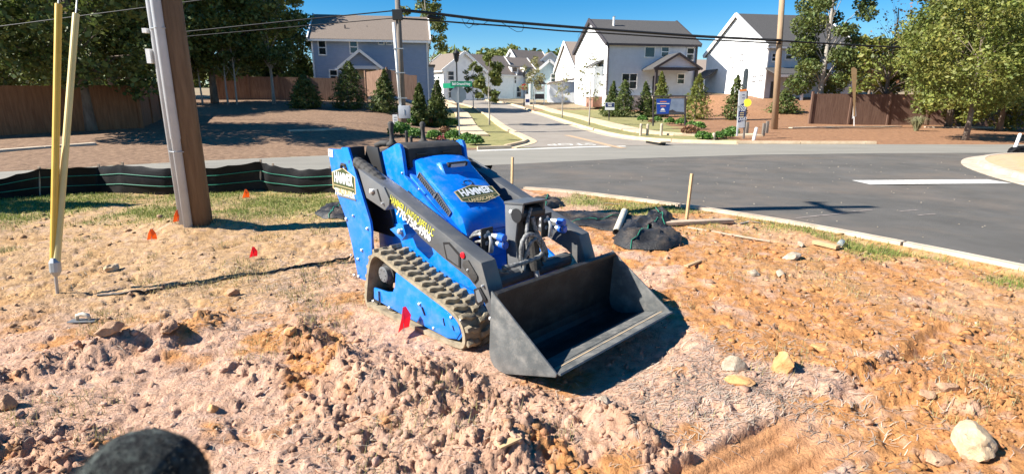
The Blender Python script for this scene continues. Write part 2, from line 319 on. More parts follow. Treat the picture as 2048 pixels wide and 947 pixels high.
GQ = np.stack([gi[:-1, :-1], gi[:-1, 1:], gi[1:, 1:], gi[1:, :-1]], -1).reshape(-1, 4); gcx = gxx[GQ].mean(1); gcy = gyy[GQ].mean(1)
SL = np.array([(-.2, 23.1), (.9, 25.6), (.62, 27.6), (-.57, 35), (-1.2, 41), (-1.85, 47.4), (-3.2, 60), (-6.2, 74), (-13, 88), (-24, 98)])
SR = np.array([(10.5, 25.4), (7.2, 26.4), (5.6, 28.6), (4.75, 35), (4.2, 41), (3.75, 47.4), (2.5, 61), (-.3, 77), (-8, 93), (-21, 104)])
def st_l(y): return np.interp(y, SL[:, 1], SL[:, 0])
def st_r(y): return np.interp(y, SR[:, 1], SR[:, 0])
e_ = gcy - y_far(gcx); nz = fbm(gcx, gcy, 1.6, 3, 51)
beyond = e_ > 0; left = beyond & (gcx < (st_l(gcy) + st_r(gcy)) / 2) & (gcy < 115); right = beyond & ~left & (gcy < 115)
lawnL = left & (gcx > st_l(gcy) - 4.0 + 1.2 * nz) & (gcy > 23) & (gcy < 70)
lawnR = right & (((gcx < st_r(gcy) + 4.6 + 1.2 * nz + .28 * np.clip(gcy - 30, 0, 25))) & (e_ < 40) & ~((gcx > 11.2 + nz) & (gcy < 40)))
mulL = left & ~lawnL & (gcx > -40) & (gcy < 52); mulR = right & ~lawnR & (gcy < 66) & (gcx < 60)
zone = np.zeros(len(GQ), int); zone[mulL] = 1; zone[mulR] = 2; zone[lawnL] = 3; zone[lawnR] = 3
GV = np.stack([gxx, gyy, gz], 1)
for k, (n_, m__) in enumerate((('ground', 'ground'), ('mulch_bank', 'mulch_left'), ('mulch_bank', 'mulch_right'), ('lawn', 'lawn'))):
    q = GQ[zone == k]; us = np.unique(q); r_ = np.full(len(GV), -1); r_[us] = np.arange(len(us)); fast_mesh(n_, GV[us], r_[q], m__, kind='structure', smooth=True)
# ------------------------------------------------------------------ roads
def strip(name, m, A, B, dz, nb=2, kind='structure', parent=None):
    A = np.asarray(A, float); B = np.asarray(B, float); n = len(A); V = []; F = []
    for i in range(n):
        for j in range(nb + 1):
            p = A[i] + (B[i] - A[i]) * j / nb; V.append((p[0], p[1], zf(p[0], p[1]) + dz))
    w = nb + 1
    for i in range(n - 1):
        for j in range(nb): F.append((i * w + j, i * w + j + 1, (i + 1) * w + j + 1, (i + 1) * w + j))
    mb = MB(); mb.add(V, F); return mb.build(name, m, parent, kind=kind, fix=False)
xs = np.concatenate([np.arange(-55, -20, 3), np.arange(-20, 26, .5), np.arange(26, 90, 4)])
strip('main_road', 'asphalt_old', np.stack([xs, y_near(xs)], 1), np.stack([xs, y_far(xs)], 1), .004, 8)
xs = np.concatenate([np.arange(-.6, 9, .15), np.arange(9, 40, 1)])
strip('driveway', 'asphalt_new', np.stack([xs, np.maximum(y_kerb(xs) + .1, -8)], 1), np.stack([xs, y_near(xs) + .02], 1), .0, 24)
def resample(P, d, closed=False):
    P = np.asarray(P, float); s = np.concatenate([[0], np.cumsum(np.hypot(*np.diff(P, axis=0).T))]); n = max(2, int(round(s[-1] / d)) + 1); t = np.linspace(0, s[-1], n)
    return np.stack([np.interp(t, s, P[:, 0]), np.interp(t, s, P[:, 1])], 1)
def smooth_path(P, d, it=3):
    P = np.asarray(P, float)
    for _ in range(it):
        Qp = [P[0]]
        for a, b in zip(P[:-1], P[1:]): Qp += [a * .75 + b * .25, a * .25 + b * .75]
        P = np.array(Qp + [P[-1]])
    return resample(P, d)
def resn(P, n):
    P = np.asarray(P, float); s = np.concatenate([[0], np.cumsum(np.hypot(*np.diff(P, axis=0).T))]); t = np.linspace(0, s[-1], n); return np.stack([np.interp(t, s, P[:, 0]), np.interp(t, s, P[:, 1])], 1)
SLs = smooth_path(SL, 1); SRs = smooth_path(SR, 1); strip('side_street', 'asphalt_street', resn(SLs, 90), resn(SRs, 90), .012, 6)
def normals(P):
    T = np.gradient(P, axis=0); T /= np.linalg.norm(T, axis=1)[:, None]; return np.stack([T[:, 1], -T[:, 0]], 1)
def kerb(P, w, h, m, seg, name='kerb', piece='kerb_stone', gutter=0, dz=0):
    """w: signed offset to the kerb's back side; pieces of length seg with narrow joints"""
    root = thing(name, None, None, kind='structure'); P = resample(P, .25); N = normals(P); k = max(2, int(seg / .25))
    for i0 in range(0, len(P) - 1, k):
        i1 = min(i0 + k, len(P) - 1); V = []; F = []; n = i1 - i0 + 1
        for i in range(i0, i1 + 1):
            p = P[i].copy()
            if i == i0: p = p + (P[i + 1] - p) * .06
            if i == i1: p = p + (P[i - 1] - p) * .06
            for o_, z in ((-gutter, -.1), (-gutter, .022), (0, .014), (.03 * np.sign(w), h), (w, h + .005), (w, -.1)):
                q = p + N[i] * (o_ if o_ == w or o_ == 0 or abs(o_) == .03 else o_ * np.sign(w)); V.append((q[0], q[1], zf(p[0], p[1]) + z + dz))
        for i in range(n - 1):
            for j in range(5): F.append((i * 6 + j, i * 6 + j + 1, (i + 1) * 6 + j + 1, (i + 1) * 6 + j))
        F += [tuple(range(6)), tuple(range((n - 1) * 6 + 5, (n - 1) * 6 - 1, -1))]
        MB().add(V, F).build(piece, m, root)
    return root
xk = np.array([.2, .95, 2.2, 3.4, 4.2, 5, 6.2, 7, 7.6]); lotk = smooth_path(np.stack([xk, y_kerb(xk)], 1), .25)
kerb(lotk, -.10, .008, 'concrete', 3, 'lot_kerb', dz=.03)
kerb(SLs[SLs[:, 1] > 23.0], -.16, .13, 'concrete_tan', 3, 'street_kerb', gutter=.42)
xk = np.arange(-1.4, .1, .2); kerb(np.stack([xk, y_far(xk)], 1), -.16, .13, 'concrete_tan', 3, 'road_kerb')
kerb(SRs, .16, .13, 'concrete_tan', 3, 'street_kerb', gutter=.42)
xk = np.arange(10.4, 17, .2); kerb(np.stack([xk, y_far(xk)], 1), -.16, .13, 'concrete_tan', 3, 'road_kerb')
isl = smooth_path([og(2085, 313)[:2], og(2010, 312)[:2], og(1955, 318)[:2], og(1950, 330)[:2], og(1990, 346)[:2], og(2060, 366)[:2], og(2200, 398)[:2]], .25)
kerb(isl, -.2, .13, 'concrete', 3, 'island_kerb', gutter=.38)
ic = isl.mean(0) + np.array([2.2, 0]); iv = isl + (ic - isl) * .04
mb = MB(); n = len(iv); mb.add([(p[0], p[1], zf(*p) + .12) for p in iv] + [(ic[0], ic[1], zf(*ic) + .22)] + [(24, 14, -.15), (24, 19, -.12)], [(i, i + 1, n) for i in range(n - 1)] + [(n - 1, n + 1, n), (n, n + 1, n + 2), (n, n + 2, 0)])
mb.build('island_dirt', mat('island', [(.44, .26, .14), (.54, .36, .22), (.34, .32, .12)], 3, .95, bump=.8, bscale=40), kind='structure')
# sidewalk slabs
def sidewalk(P, w, seg, name, m='concrete_tan', dz=.05):
    root = thing(name, None, None, kind='structure'); P = resample(P, seg); N = normals(P)
    for i in range(len(P) - 1):
        a = P[i] + (P[i + 1] - P[i]) * .012; b = P[i + 1]; mb = MB(); V = []
        for p, q in ((a, N[i]), (b, N[i + 1])):
            for s_ in (-.5, .5):
                c_ = p + q * w * s_; z = zf(p[0], p[1]) + dz; V += [(c_[0], c_[1], z - .1), (c_[0], c_[1], z)]
        mb.add(V, [(0, 2, 3, 1), (4, 5, 7, 6), (1, 3, 7, 5), (0, 1, 5, 4), (2, 6, 7, 3)]).build('paving_slab', m, root)
lw = SLs[(SLs[:, 1] > 28.3) & (SLs[:, 1] < 80)]; sidewalk(lw + np.array([-2.3, 0]), 1.35, 2.2, 'sidewalk', dz=.09)
rw = SRs[(SRs[:, 1] > 33) & (SRs[:, 1] < 74)]; sidewalk(np.vstack([[(13.5, 30.0), (10.5, 30.2), (8.2, 31)], rw + np.array([2.6, 0])]), 1.3, 2.2, 'sidewalk', dz=.09)
for a, b in (((575, 263), (690, 259)), ((-30, 306), (190, 289)), ((1580, 257), (1800, 254)), ((1850, 255), (1990, 256))):
    p, q = og(*a), og(*b); sidewalk(np.array([p[:2], q[:2]]), .35, 2, 'footpath', 'concrete', dz=.07)
# ------------------------------------------------------------------ painted markings
def mark(name, pts, m, dz=.022):
    P = [og(*p) for p in pts]; MB().add([(p.x, p.y, p.z + dz) for p in P], [tuple(range(len(P)))]).build(name, m, kind='structure')
xs = np.arange(-1.4, 5.3, .4); strip('stop_line', 'road_paint', np.stack([xs, y_far(xs) - .75], 1), np.stack([xs, y_far(xs) - .25], 1), .010, 1)
xs = np.arange(12, 30, .5)
dz_ = .006
A_ = resn([og(1238, 297)[:2], og(1190, 286)[:2], og(1127, 271)[:2]], 12); strip('lane_line', 'tan_paint', A_, A_ + np.array([.34, 0]), .018, 1)
sb0, sb1, sb2, sb3 = og(1703, 361), og(2020, 359), og(2036, 367), og(1740, 369)
mark('stop_bar', [(1703, 361), (1975, 359), (2024, 367), (1740, 369)], 'road_paint', .006)
mb = MB(); c0 = og(1143, 291)
put_text(mb, 'STOP', 1.5, (c0.x, c0.y + .35, zf(c0.x, c0.y + .3) + .02), (-1, -.1, 0), (.1, -1, -.01), bold=.02, sx=.62)
mb.build('stop_lettering', 'road_paint', kind='structure')
rr = random.Random(4)
for pts in ([(1480, 448), (1500, 443), (1522, 447)], [(1524, 444), (1545, 441), (1562, 443), (1548, 447), (1526, 446)], [(1590, 437), (1640, 432), (1690, 427)], [(1700, 424), (1745, 420)], [(1800, 423), (1835, 420)], [(1835, 431), (1872, 428)], [(1210, 407), (1240, 409)], [(1290, 417), (1310, 416), (1318, 420)]):
    for a, b in zip(pts[:-1], pts[1:]):
        p, q = og(*a), og(*b); d = (q - p).normalized(); n = Vector((-d.y, d.x, 0)) * .022
        MB().add([(v.x, v.y, zf(v.x, v.y) + .006) for v in (p - n, q - n * .7, q + n, p + n * .8)], [(0, 1, 2, 3)]).build('paint_scrawl', 'faded_paint', kind='structure')
# ------------------------------------------------------------------ the mini skid steer
mat('blue_paint', [(.002, .165, .66), (.003, .195, .74)], 3, .30, coat=.35, spec=.4, dirt=((.36, .33, .27), .22, 12), detail=10)
mat('grey_paint', [(.075, .078, .082), (.105, .108, .11)], 5, .42, dirt=((.20, .17, .13), .35, 5), bump=.08, bscale=80)
mat('plate_grey', [(.12, .125, .13), (.155, .16, .165)], 5, .4, dirt=((.20, .18, .15), .2, 6))
mat('bucket_steel', [(.009, .0095, .0105), (.014, .0145, .016), (.030, .030, .030)], 5, .45, spec=.3, detail=10, dirt=((.11, .095, .075), .3, 9), bump=.15, bscale=50, stretch=(1, 1, 2))  # near-black copy of the bucket steel, shade of the inside painted in
mat('lit_scuffed_steel', [(.075, .08, .08), (.115, .12, .118), (.19, .19, .18)], 6, .42, metal=.1, detail=12, dirt=((.34, .31, .27), .5, 11), bump=.15, bscale=50)  # same steel with scuffs, lightened to paint in the sunlight
mat('worn_edge', [(.16, .15, .13), (.34, .26, .17), (.46, .33, .20)], 9, .7, stretch=(3, 1, 1))
mat('dust_rubber', [(.14, .11, .072), (.29, .238, .158), (.40, .335, .23)], 8, .9, bump=.3, bscale=60)
mat('rubber', [(.02, .019, .018), (.05, .045, .04)], 6, .75, bump=.3)
mat('chrome', [(.46, .46, .45), (.64, .64, .62)], 40, .35, metal=.4)
mat('hose', [(.03, .03, .03), (.16, .16, .155), (.34, .34, .33)], 45, .7, stretch=(1, 1, 1))
mat('yellow_print', [(.52, .50, .05)], 8, .5); mat('tan_print', [(.62, .47, .24)], 8, .5); mat('white_print', [(.80, .80, .78)], 8, .5); mat('green_print', [(.045, .062, .022), (.06, .08, .03)], 8, .5)
mat('red_reflector', [(.80, .01, .02)], 8, .25); mat('blue_cap', [(.02, .12, .55)], 8, .35); mat('lens', [(.55, .56, .56)], 30, .15)
SK = thing('mini_skid_steer', 'blue tracked mini skid steer with black loader arms and bucket parked on the dirt', 'loader', MO, math.atan2(MH.y, MH.x))
SK.location.z = zg(MO.x, MO.y) - .02
def K(u, v, w): return Vector((u, -v, w))
_C = Vector((0, 0, CH))
def _sol(px, py, axis, val):
    r = ray(px, py); d = _C - MO; t = (val - d.dot(axis)) / r.dot(axis); p = d + r * t; return p.dot(MH), p.dot(MN), p.z
def uw(px, py, v): a = _sol(px, py, MN, v); return (a[0], a[2])
def vw(px, py, u): a = _sol(px, py, MH, u); return (a[1], a[2])
def side(poly, v0, v1, name, m, parent=None, bevel=.006, mb=None):
    b = mb or MB(); b.prism(poly, lambda p, t: K(p[0], t, p[1]), v0, v1)
    return b if mb else b.build(name, m, parent or SK, bevel=bevel)
def bolt(p, ax, r=.012, h=.012, m='chrome', parent=None, name='bolt', n=8):
    p = Vector(p); ax = Vector(ax).normalized(); return MB().tube([p, p + ax * h * .7, p + ax * h], [r * .85, r * .85, r * .5], n).build(name, m, parent or SK, fix=False)
NV = Vector((0, -1, 0))                                                     # towards the near side
# tracks
TP = [(-.60, .0), (-.64, .05), (-.625, .13), (-.565, .36), (-.51, .455), (-.44, .497), (-.36, .485), (-.12, .412), (.29, .315), (.47, .272), (.565, .215), (.605, .13), (.60, .05), (.54, .0)]
def closed_path(P, n):
    P = np.array(P)
    for _ in range(2): P = np.array([x for a, b in zip(P, np.roll(P, -1, 0)) for x in (a * .75 + b * .25, a * .25 + b * .75)])
    Pc = np.vstack([P, P[:1]]); s = np.concatenate([[0], np.cumsum(np.hypot(*np.diff(Pc, axis=0).T))]); t = np.linspace(0, s[-1], n, endpoint=False)
    return np.stack([np.interp(t, s, Pc[:, 0]), np.interp(t, s, Pc[:, 1])], 1), s[-1]
def track(sgn):
    v1, v0 = .62 * sgn, .37 * sgn; Pt, Ln = closed_path(TP, 120); T = np.roll(Pt, -1, 0) - np.roll(Pt, 1, 0); T /= np.linalg.norm(T, axis=1)[:, None]; Nn = np.stack([-T[:, 1], T[:, 0]], 1)
    if (Nn * (Pt - Pt.mean(0))).sum() < 0: Nn = -Nn
    In = Pt - Nn * .028; V = []; F = []; n = len(Pt)
    for i in range(n): V += [K(*(Pt[i][0], v1, Pt[i][1])), K(Pt[i][0], v0, Pt[i][1]), K(In[i][0], v0, In[i][1]), K(In[i][0], v1, In[i][1])]
    for i in range(n):
        j = (i + 1) % n
        for k in range(4): F.append((i * 4 + k, i * 4 + (k + 1) % 4, j * 4 + (k + 1) % 4, j * 4 + k))
    tr = MB().add(V, F).build('track', 'dust_rubber', SK, smooth=False)
    me = None; N = 34; Pl, _ = closed_path(TP, N)
    Tl = np.roll(Pl, -1, 0) - np.roll(Pl, 1, 0); Tl /= np.linalg.norm(Tl, axis=1)[:, None]; Nl = np.stack([-Tl[:, 1], Tl[:, 0]], 1)
    if (Nl * (Pl - Pl.mean(0))).sum() < 0: Nl = -Nl
    for hs_ in (-1, 1):
        pl = [(-.022, .0), (.022, .0), (.022, .045), (-.004, .075), (-.004, .112), (-.040, .112), (-.045, .07), (-.022, .045)]
        b = MB(); b.prism([(x, y * hs_ + .004 * hs_) for x, y in pl], lambda p, t: Vector((p[0] * (1 - .25 * (t > 0)), p[1], t)), -.004, .030)
        proto = b.build('tread_lug', 'dust_rubber', tr, bevel=.004)
        for i in range(N):
            o = proto if i == 0 else proto.copy()
            if i: C.objects.link(o)
            sh = .5 if hs_ > 0 else 0
            p = Pl[i]; t = Tl[i]; nn = Nl[i]; q = p + t * sh * Ln / N
            Mx = Matrix(((t[0], 0, nn[0], q[0]), (0, 1, 0, -.495 * sgn), (t[1], 0, nn[1], q[1] - (.0)), (0, 0, 0, 1)))
            o.parent = tr; o.matrix_local = Mx
    sp = MB()
    sp.tube([K(-.375, .40 * sgn, .325), K(-.375, .56 * sgn, .325)], .085, 20); sp.build('drive_motor', 'rubber', SK)
    hub = MB().tube([K(-.375, .56 * sgn, .325), K(-.375, .598 * sgn, .325), K(-.375, .602 * sgn, .325)], [.062, .062, .052], 20).build('drive_hub', 'plate_grey', SK)
    for k in range(6):
        a = k * math.pi / 3; bolt(K(-.375 + .04 * math.cos(a), .600 * sgn, .325 + .04 * math.sin(a)), NV * sgn, .007, .007, 'grey_paint', hub)
    for u in (-.52, -.34, -.14, .06, .26): MB().tube([K(u, .42 * sgn, .085), K(u, .575 * sgn, .085)], .055, 16).build('roller', 'rubber', SK)
    MB().tube([K(.45, .40 * sgn, .15), K(.45, .57 * sgn, .15)], .115, 24).build('idler_wheel', 'rubber', SK)
    pl = [(-.515, .185), (-.525, .09), (-.10, .060), (.40, .040), (.52, .065), (.575, .13), (.545, .205), (.44, .25), (-.165, .392), (-.195, .38), (-.215, .27), (-.25, .215), (-.33, .195)]
    fr = side(pl, .585 * sgn, .603 * sgn, 'track_frame', 'blue_paint', bevel=.006)
    side([(.22, .06), (.40, .045), (.50, .07), (.545, .13), (.52, .19), (.42, .225), (.24, .24)], .603 * sgn, .610 * sgn, 'cover_plate', 'blue_paint', fr, bevel=.004)
    for px, py in ((747, 598), (779, 610), (807, 622), (838, 637), (868, 650), (839, 602), (903, 628), (921, 634)):
        u, w = uw(px, py, .605); bolt(K(u, .604 * sgn, max(w, .07)), NV * sgn, .014, .014, 'chrome', fr)
    for pts in ([(843, 608), (849, 625)], [(886, 630), (889, 645)], [(905, 645), (908, 655)], [(757, 577), (758, 600)]):
        a = uw(*pts[0], .612); b_ = uw(*pts[1], .612); MB().bar(K(a[0], .611 * sgn, a[1]), K(b_[0], .611 * sgn, b_[1]), .008, .008).build('slot', 'black', fr)
    return tr
track(1); track(-1)
for sgn in (1, -1):
    # rear tower: outer plate, dark inner plate, blue back painted black as its shade
    V1 = .55 * sgn
    op = side([(-1.187, 1.236), (-.97, 1.245), (-.955, 1.262), (-.857, 1.268), (-.594, .70), (-.585, .62), (-.625, .19), (-.84, .175), (-.905, .45), (-.98, .68), (-1.13, .916)], .528 * sgn, V1, 'tower_plate', 'blue_paint', bevel=.006)
    side([(-.88, 1.268), (-.72, 1.262), (-.68, 1.12), (-.56, .72), (-.56, .55), (-.95, .55), (-.95, 1.1)], .345 * sgn, .365 * sgn, 'tower_inner_plate', 'black', bevel=.004)
    mb = MB(); mb.add([K(-.93, .366 * sgn, 1.262), K(-.93, .527 * sgn, 1.262), K(-.86, .527 * sgn, .20), K(-.86, .366 * sgn, .20), K(-.915, .366 * sgn, 1.262), K(-.915, .527 * sgn, 1.262), K(-.845, .527 * sgn, .2), K(-.845, .366 * sgn, .2)], [(0, 1, 2, 3), (4, 5, 6, 7), (0, 1, 5, 4), (2, 3, 7, 6), (1, 2, 6, 5), (0, 3, 7, 4)])
    mb.build('tower_back', 'black', SK)
    for px, py, r_ in ((693, 433, .018), (707, 426, .012), (735, 452, .014), (724, 495, .016), (717, 513, .014), (703, 505, .012), (709, 545, .016), (718, 548, .016)):
        u, w = uw(px, py, .55); bolt(K(u, V1, w), NV * sgn, r_, .014, 'chrome', op)
    # loader arm
    arm = side([(-.655, 1.112), (-.301, 1.003), (.714, .640), (.765, .507), (.835, .31), (.80, .285), (.72, .40), (.655, .468), (.597, .506), (.325, .598), (.086, .695), (-.254, .884), (-.318, .834), (-.565, .903)], .44 * sgn, .57 * sgn, 'loader_arm', 'grey_paint', bevel=.01)
    side([(-.662, 1.118), (-.315, 1.008), (-.252, .925), (-.258, .885), (-.318, .836), (-.565, .900)], .571 * sgn, .586 * sgn, 'pivot_plate', 'plate_grey', arm, bevel=.004)
    for px, py, r_ in ((745, 377, .024), (748, 376, .017), (768, 401, .010), (936, 533, .010), (965, 565, .010), (981, 630, .016)):
        u, w = uw(px, py, .58); bolt(K(u, (.586 if px < 800 else .571) * sgn, w), NV * sgn, r_, .02, 'chrome', arm)
    MB().bar(K(-.40, .588 * sgn, .985), K(-.36, .588 * sgn, .90), .014, .006, up=(0, 1, 0)).build('slot', 'black', arm)
    side([uw(*p, .572) for p in ((886, 478), (898, 478), (921, 503), (921, 530), (893, 512))], .571 * sgn, .575 * sgn, 'inset_panel', 'black', arm, bevel=0)
    side([uw(*p, .572) for p in ((890, 483), (898, 482), (918, 505), (918, 526), (896, 510))], .5755 * sgn, .577 * sgn, 'inset_face', 'grey_paint', arm, bevel=0)
    side([uw(*p, .572) for p in ((928, 515), (937, 513), (956, 545), (956, 551), (949, 560), (944, 553), (926, 524))], .571 * sgn, .581 * sgn, 'side_step', 'rubber', arm, bevel=.004)
    sb = side([uw(*p, .572) for p in ((949, 571), (961, 567), (974, 590), (975, 594), (958, 604), (953, 598))], .571 * sgn, .583 * sgn, 'latch_plate', 'black', arm, bevel=.004)
    side([uw(*p, .572) for p in ((954, 574), (960, 571), (968, 590), (967, 594), (960, 598), (957, 594))], .5835 * sgn, .586 * sgn, 'latch_window', 'plate_grey', arm, bevel=0)
    u, w = uw(926, 504, .572); bolt(K(u, .571 * sgn, w), NV * sgn, .024, .012, 'red_reflector', arm, 'reflector', 18)
    # rubber hose sleeve at the arm's root
    a, b_ = uw(708, 317, .50), uw(770, 368, .50); path = []; rad = []
    for k in range(29):
        t = k / 28; path.append(K(a[0] + (b_[0] - a[0]) * t, .50 * sgn, a[1] + (b_[1] - a[1]) * t + .02 * math.sin(t * math.pi))); rad.append(.046 + (.006 if k % 4 < 2 else 0))
    MB().tube(path, rad, 12).build('hose_sleeve', 'rubber', SK)
    MB().tube([path[-1] - Vector((.03, 0, 0)), path[-1] + Vector((.05, .0, -.05)), path[-1] + Vector((.10, 0, -.10))], .018, 8).build('hose', 'hose', SK, smooth=True)
    # pivot bracket below the arm
    br = side([uw(*p, .5) for p in ((783, 452), (795, 447), (800, 439), (810, 443), (816, 463), (807, 475))], .42 * sgn, .52 * sgn, 'pivot_bracket', 'blue_paint', bevel=.006)
    u, w = uw(802, 457, .52); bolt(K(u, .52 * sgn, w), NV * sgn, .026, .03, 'chrome', br)
    # body side plate
    side([(-.885, 1.22), (-.77, 1.222), (-.69, 1.235), (-.50, 1.305), (-.455, 1.30), (-.43, 1.26), (-.40, 1.06), (.20, .69), (.36, .60), (.60, .47), (.615, .20), (-.83, .20), (-.83, 1.0)], .30 * sgn, .335 * sgn, 'side_plate', 'blue_paint', bevel=.012)
    side([(-.60, .66), (-.20, .66), (.30, .56), (.60, .44), (.60, .30), (-.60, .42)], .336 * sgn, .352 * sgn, 'side_skirt', 'blue_paint', bevel=.006)
# body core, deck and front
side([(-.82, 1.10), (-.42, 1.10), (.16, .70), (.19, .66), (.19, .46), (.56, .40), (.60, .16), (-.80, .16)], -.298, .298, 'chassis', 'blue_paint', bevel=.01)
con = side([(-.66, 1.19), (-.64, 1.285), (-.59, 1.302), (-.47, 1.292), (-.425, 1.265), (-.40, 1.12), (-.62, 1.10)], -.275, .275, 'console', 'rubber', bevel=.018)
for v in (.16, -.10):
    for k in range(3): MB().box(K(-.405 - .006 * k, v, 1.22 - .025 * k), (.02, .10, .008)).build('hinge_bar', 'black', con)
for v, u0, h in ((.25, -.68, .15), (-.05, -.66, .14)):
    j = MB().tube([K(u0, v, 1.27), K(u0, v, 1.295), K(u0, v, 1.31), K(u0, v, 1.36), K(u0 - .004, v, 1.40), K(u0 - .004, v, 1.30 + h), K(u0, v, 1.315 + h)], [.05, .045, .022, .016, .019, .026, .014], 12).build('joystick', 'rubber', SK, smooth=True)
for v, h in ((.12, .09), (.075, .045)): MB().tube([K(-.66, v, 1.28), K(-.66, v, 1.29 + h), K(-.66, v, 1.30 + h)], [.012, .013, .006], 8).build('control_lever', 'rubber', SK)
MB().tube([K(-.88, .28, 1.262), K(-.83, .25, 1.285), K(-.70, .22, 1.29)], [.022, .026, .03], 10).build('hand_rest', 'rubber', SK, smooth=True)
side([(-.86, 1.16), (-.65, 1.16), (-.65, 1.275), (-.74, 1.255), (-.86, 1.235)], -.28, .28, 'control_deck', 'rubber', bevel=.012)
# hood
HP = [(-.455, 1.160), (-.40, 1.182), (-.36, 1.172), (.13, .835), (.175, .79), (.225, .665), (.12, .665), (-.475, 1.06)]
b = MB(); nseg = 8
hd_ = []
for i in range(nseg + 1):
    t = -1 + 2 * i / nseg; v = .252 * t; cr_ = .022 * (1 - abs(t) ** 2.5)
    hd_.append([K(u + (.018 * (1 - t * t) if u > .1 else 0), v, w + cr_ * (1 if w > .8 or u > .15 else 0) * (1 if (u, w) not in ((-.475, 1.06), (.12, .665)) else 0)) for u, w in HP])
n = len(HP); V = [p for r_ in hd_ for p in r_]; F = [tuple(range(n)), tuple(range(nseg * n + n - 1, nseg * n - 1, -1))]
for i in range(nseg):
    for k in range(n): F.append((i * n + k, i * n + (k + 1) % n, (i + 1) * n + (k + 1) % n, (i + 1) * n + k))
hood = b.add(V, F).build('hood', 'blue_paint', SK, bevel=.016)
SD = Vector((.49, 0, -.337)).normalized(); HN = Vector((.337, 0, .49)).normalized()       # down the hood's slope, and its normal
def hp(s, v, lift=.0): t = v / .252; return K(-.36, v, 1.172) + SD * s + HN * (lift + .018 * (1 - abs(t) ** 2.5))
def hood_pt(px, py):
    best = None
    for s in np.linspace(0, .62, 63):
        for v in np.linspace(-.26, .26, 53):
            q = hp(s, v); wv = MO + MH * q.x - MN * q.y + Vector((0, 0, q.z)); d = wv - _C; dep = d.y * ct - d.z * st
            x = 1024 + FPX * d.x / dep; y = 473.5 - FPX * (d.y * st + d.z * ct) / dep; e = (x - px) ** 2 + (y - py) ** 2
            if best is None or e < best[0]: best = (e, s, v)
    return best[1], best[2]
s0, v0_ = hood_pt(905, 322)
lb = MB(); lb.prism([(-.02, 0), (.02, .045), (.045, .048), (.135, .0)], lambda p, t: hp(s0 + p[0] - .01, 0) + SD * 0 + HN * (p[1] - .006) + Vector((0, t, 0)), -v0_ - .15, -v0_ + .15)
lh = lb.build('lamp_hood', 'blue_paint', hood, bevel=.008)
b = MB(); c_ = hp(s0 + .052, v0_, .022); b.box(c_ + HN * .004, (.03, .20, .055), ry=.35); b.build('led_lamp', 'black', hood, bevel=.004)
b = MB(); b.box(c_ + Vector((.016, 0, .004)), (.008, .15, .032), ry=.35); b.build('lamp_lens', 'lens', hood)
def badge(cen, xd, yd, w, h, parent, name='badge'):
    """hexagonal company badge: tan rim, white keyline, green field, two lines of lettering"""
    n_ = Vector(xd).cross(Vector(yd)).normalized()
    def hexa(k, l): return [cen + xd * (x * w / 2 * k) + yd * (y * h / 2 * k) + n_ * l for x, y in ((-1, .55), (0, 1), (1, .55), (1, -.55), (0, -1), (-1, -.55))]
    o = MB().add(hexa(1, .001), [tuple(range(6))]).build(name, 'tan_print', parent, fix=False)
    for k, l, m in ((.93, .002, 'green_print'),): MB().add(hexa(k, l), [tuple(range(6))]).build('badge_field', m, parent, fix=False)
    for body, hh, dy, wd, m, bo in (('HAMMER', .36, .12, .80, 'white_print', .0035), ('LANDSCAPES', .17, -.31, .66, 'tan_print', .0012)):
        V_, F_ = text_faces(body, h * hh / .72, bo * h / .2); k = w * wd / (max(p[0] for p in V_) - min(p[0] for p in V_))
        MB().add([cen + yd * (h * dy + y) + xd * x * k + n_ * .004 for x, y in V_], F_).build('lettering', m, parent, fix=False)
    t = MB(); t.add([cen + xd * (x * w * .44) - yd * (h * .14 + y * h * .01) + n_ * .003 for x, y in ((-1, -1), (1, -1), (1, 1), (-1, 1))], [(0, 1, 2, 3)]); t.build('badge_rule', 'tan_print', parent, fix=False)
s1, v1_ = hood_pt(948, 388)
badge(hp(s1, -.005, .022) - HN * .018 + HN * .02, Vector((0, 1, 0)), -SD, .40, .20, hood)
s2, v2_ = hood_pt(934, 362); c2 = hp(s2, v2_, .004)
for r_, a0, a1 in ((.042, 200, 420), (.028, 10, 250), (.055, 190, 330)):
    MB().tube([c2 + Vector((0, 1, 0)) * r_ * 1.2 * math.cos(R(a)) - SD * r_ * .8 * math.sin(R(a)) for a in range(a0, a1, 15)], .0045, 5).build('emblem', 'black', hood)
for (a, b_) in (((836, 345), (868, 386)), ((871, 384), (898, 424))):     # two mesh vents along the near shoulder
    pa, pb = uw(*a, .262), uw(*b_, .262); d = Vector((pb[0] - pa[0], 0, pb[1] - pa[1])); ln = d.length; d.normalize(); nn = Vector((d.z, 0, -d.x)); nn = -nn if nn.z > 0 else nn
    o = K(pa[0], .258, pa[1]); g = MB(); g.add([o - nn * .03, o + d * ln - nn * .03, o + d * ln + nn * .045, o + nn * .045], [(0, 1, 2, 3)]); vg = g.build('vent_grille', 'black', hood, fix=False)
    f = MB(); f.bar(o - nn * .03 + NV * .003, o + d * ln - nn * .03 + NV * .003, .006); f.bar(o + nn * .045 + NV * .003, o + d * ln + nn * .045 + NV * .003, .006); f.bar(o - nn * .03 + NV * .003, o + nn * .045 + NV * .003, .006); f.bar(o + d * ln - nn * .03 + NV * .003, o + d * ln + nn * .045 + NV * .003, .006)
    k = .02
    while k < ln:
        f.bar(o + d * k - nn * .03 + NV * .002, o + d * min(k + .02, ln) + nn * .045 + NV * .002, .003); f.bar(o + d * k + nn * .045 + NV * .002, o + d * min(k + .02, ln) - nn * .03 + NV * .002, .003); k += .022
    f.build('vent_mesh', 'plate_grey', hood, fix=False)
for px, py in ((812, 340), (846, 372), (905, 444), (914, 449), (800, 395), (843, 407)):
    u, w = uw(px, py, .30); bolt(K(u, .337, w), NV, .009, .008, 'chrome', hood)
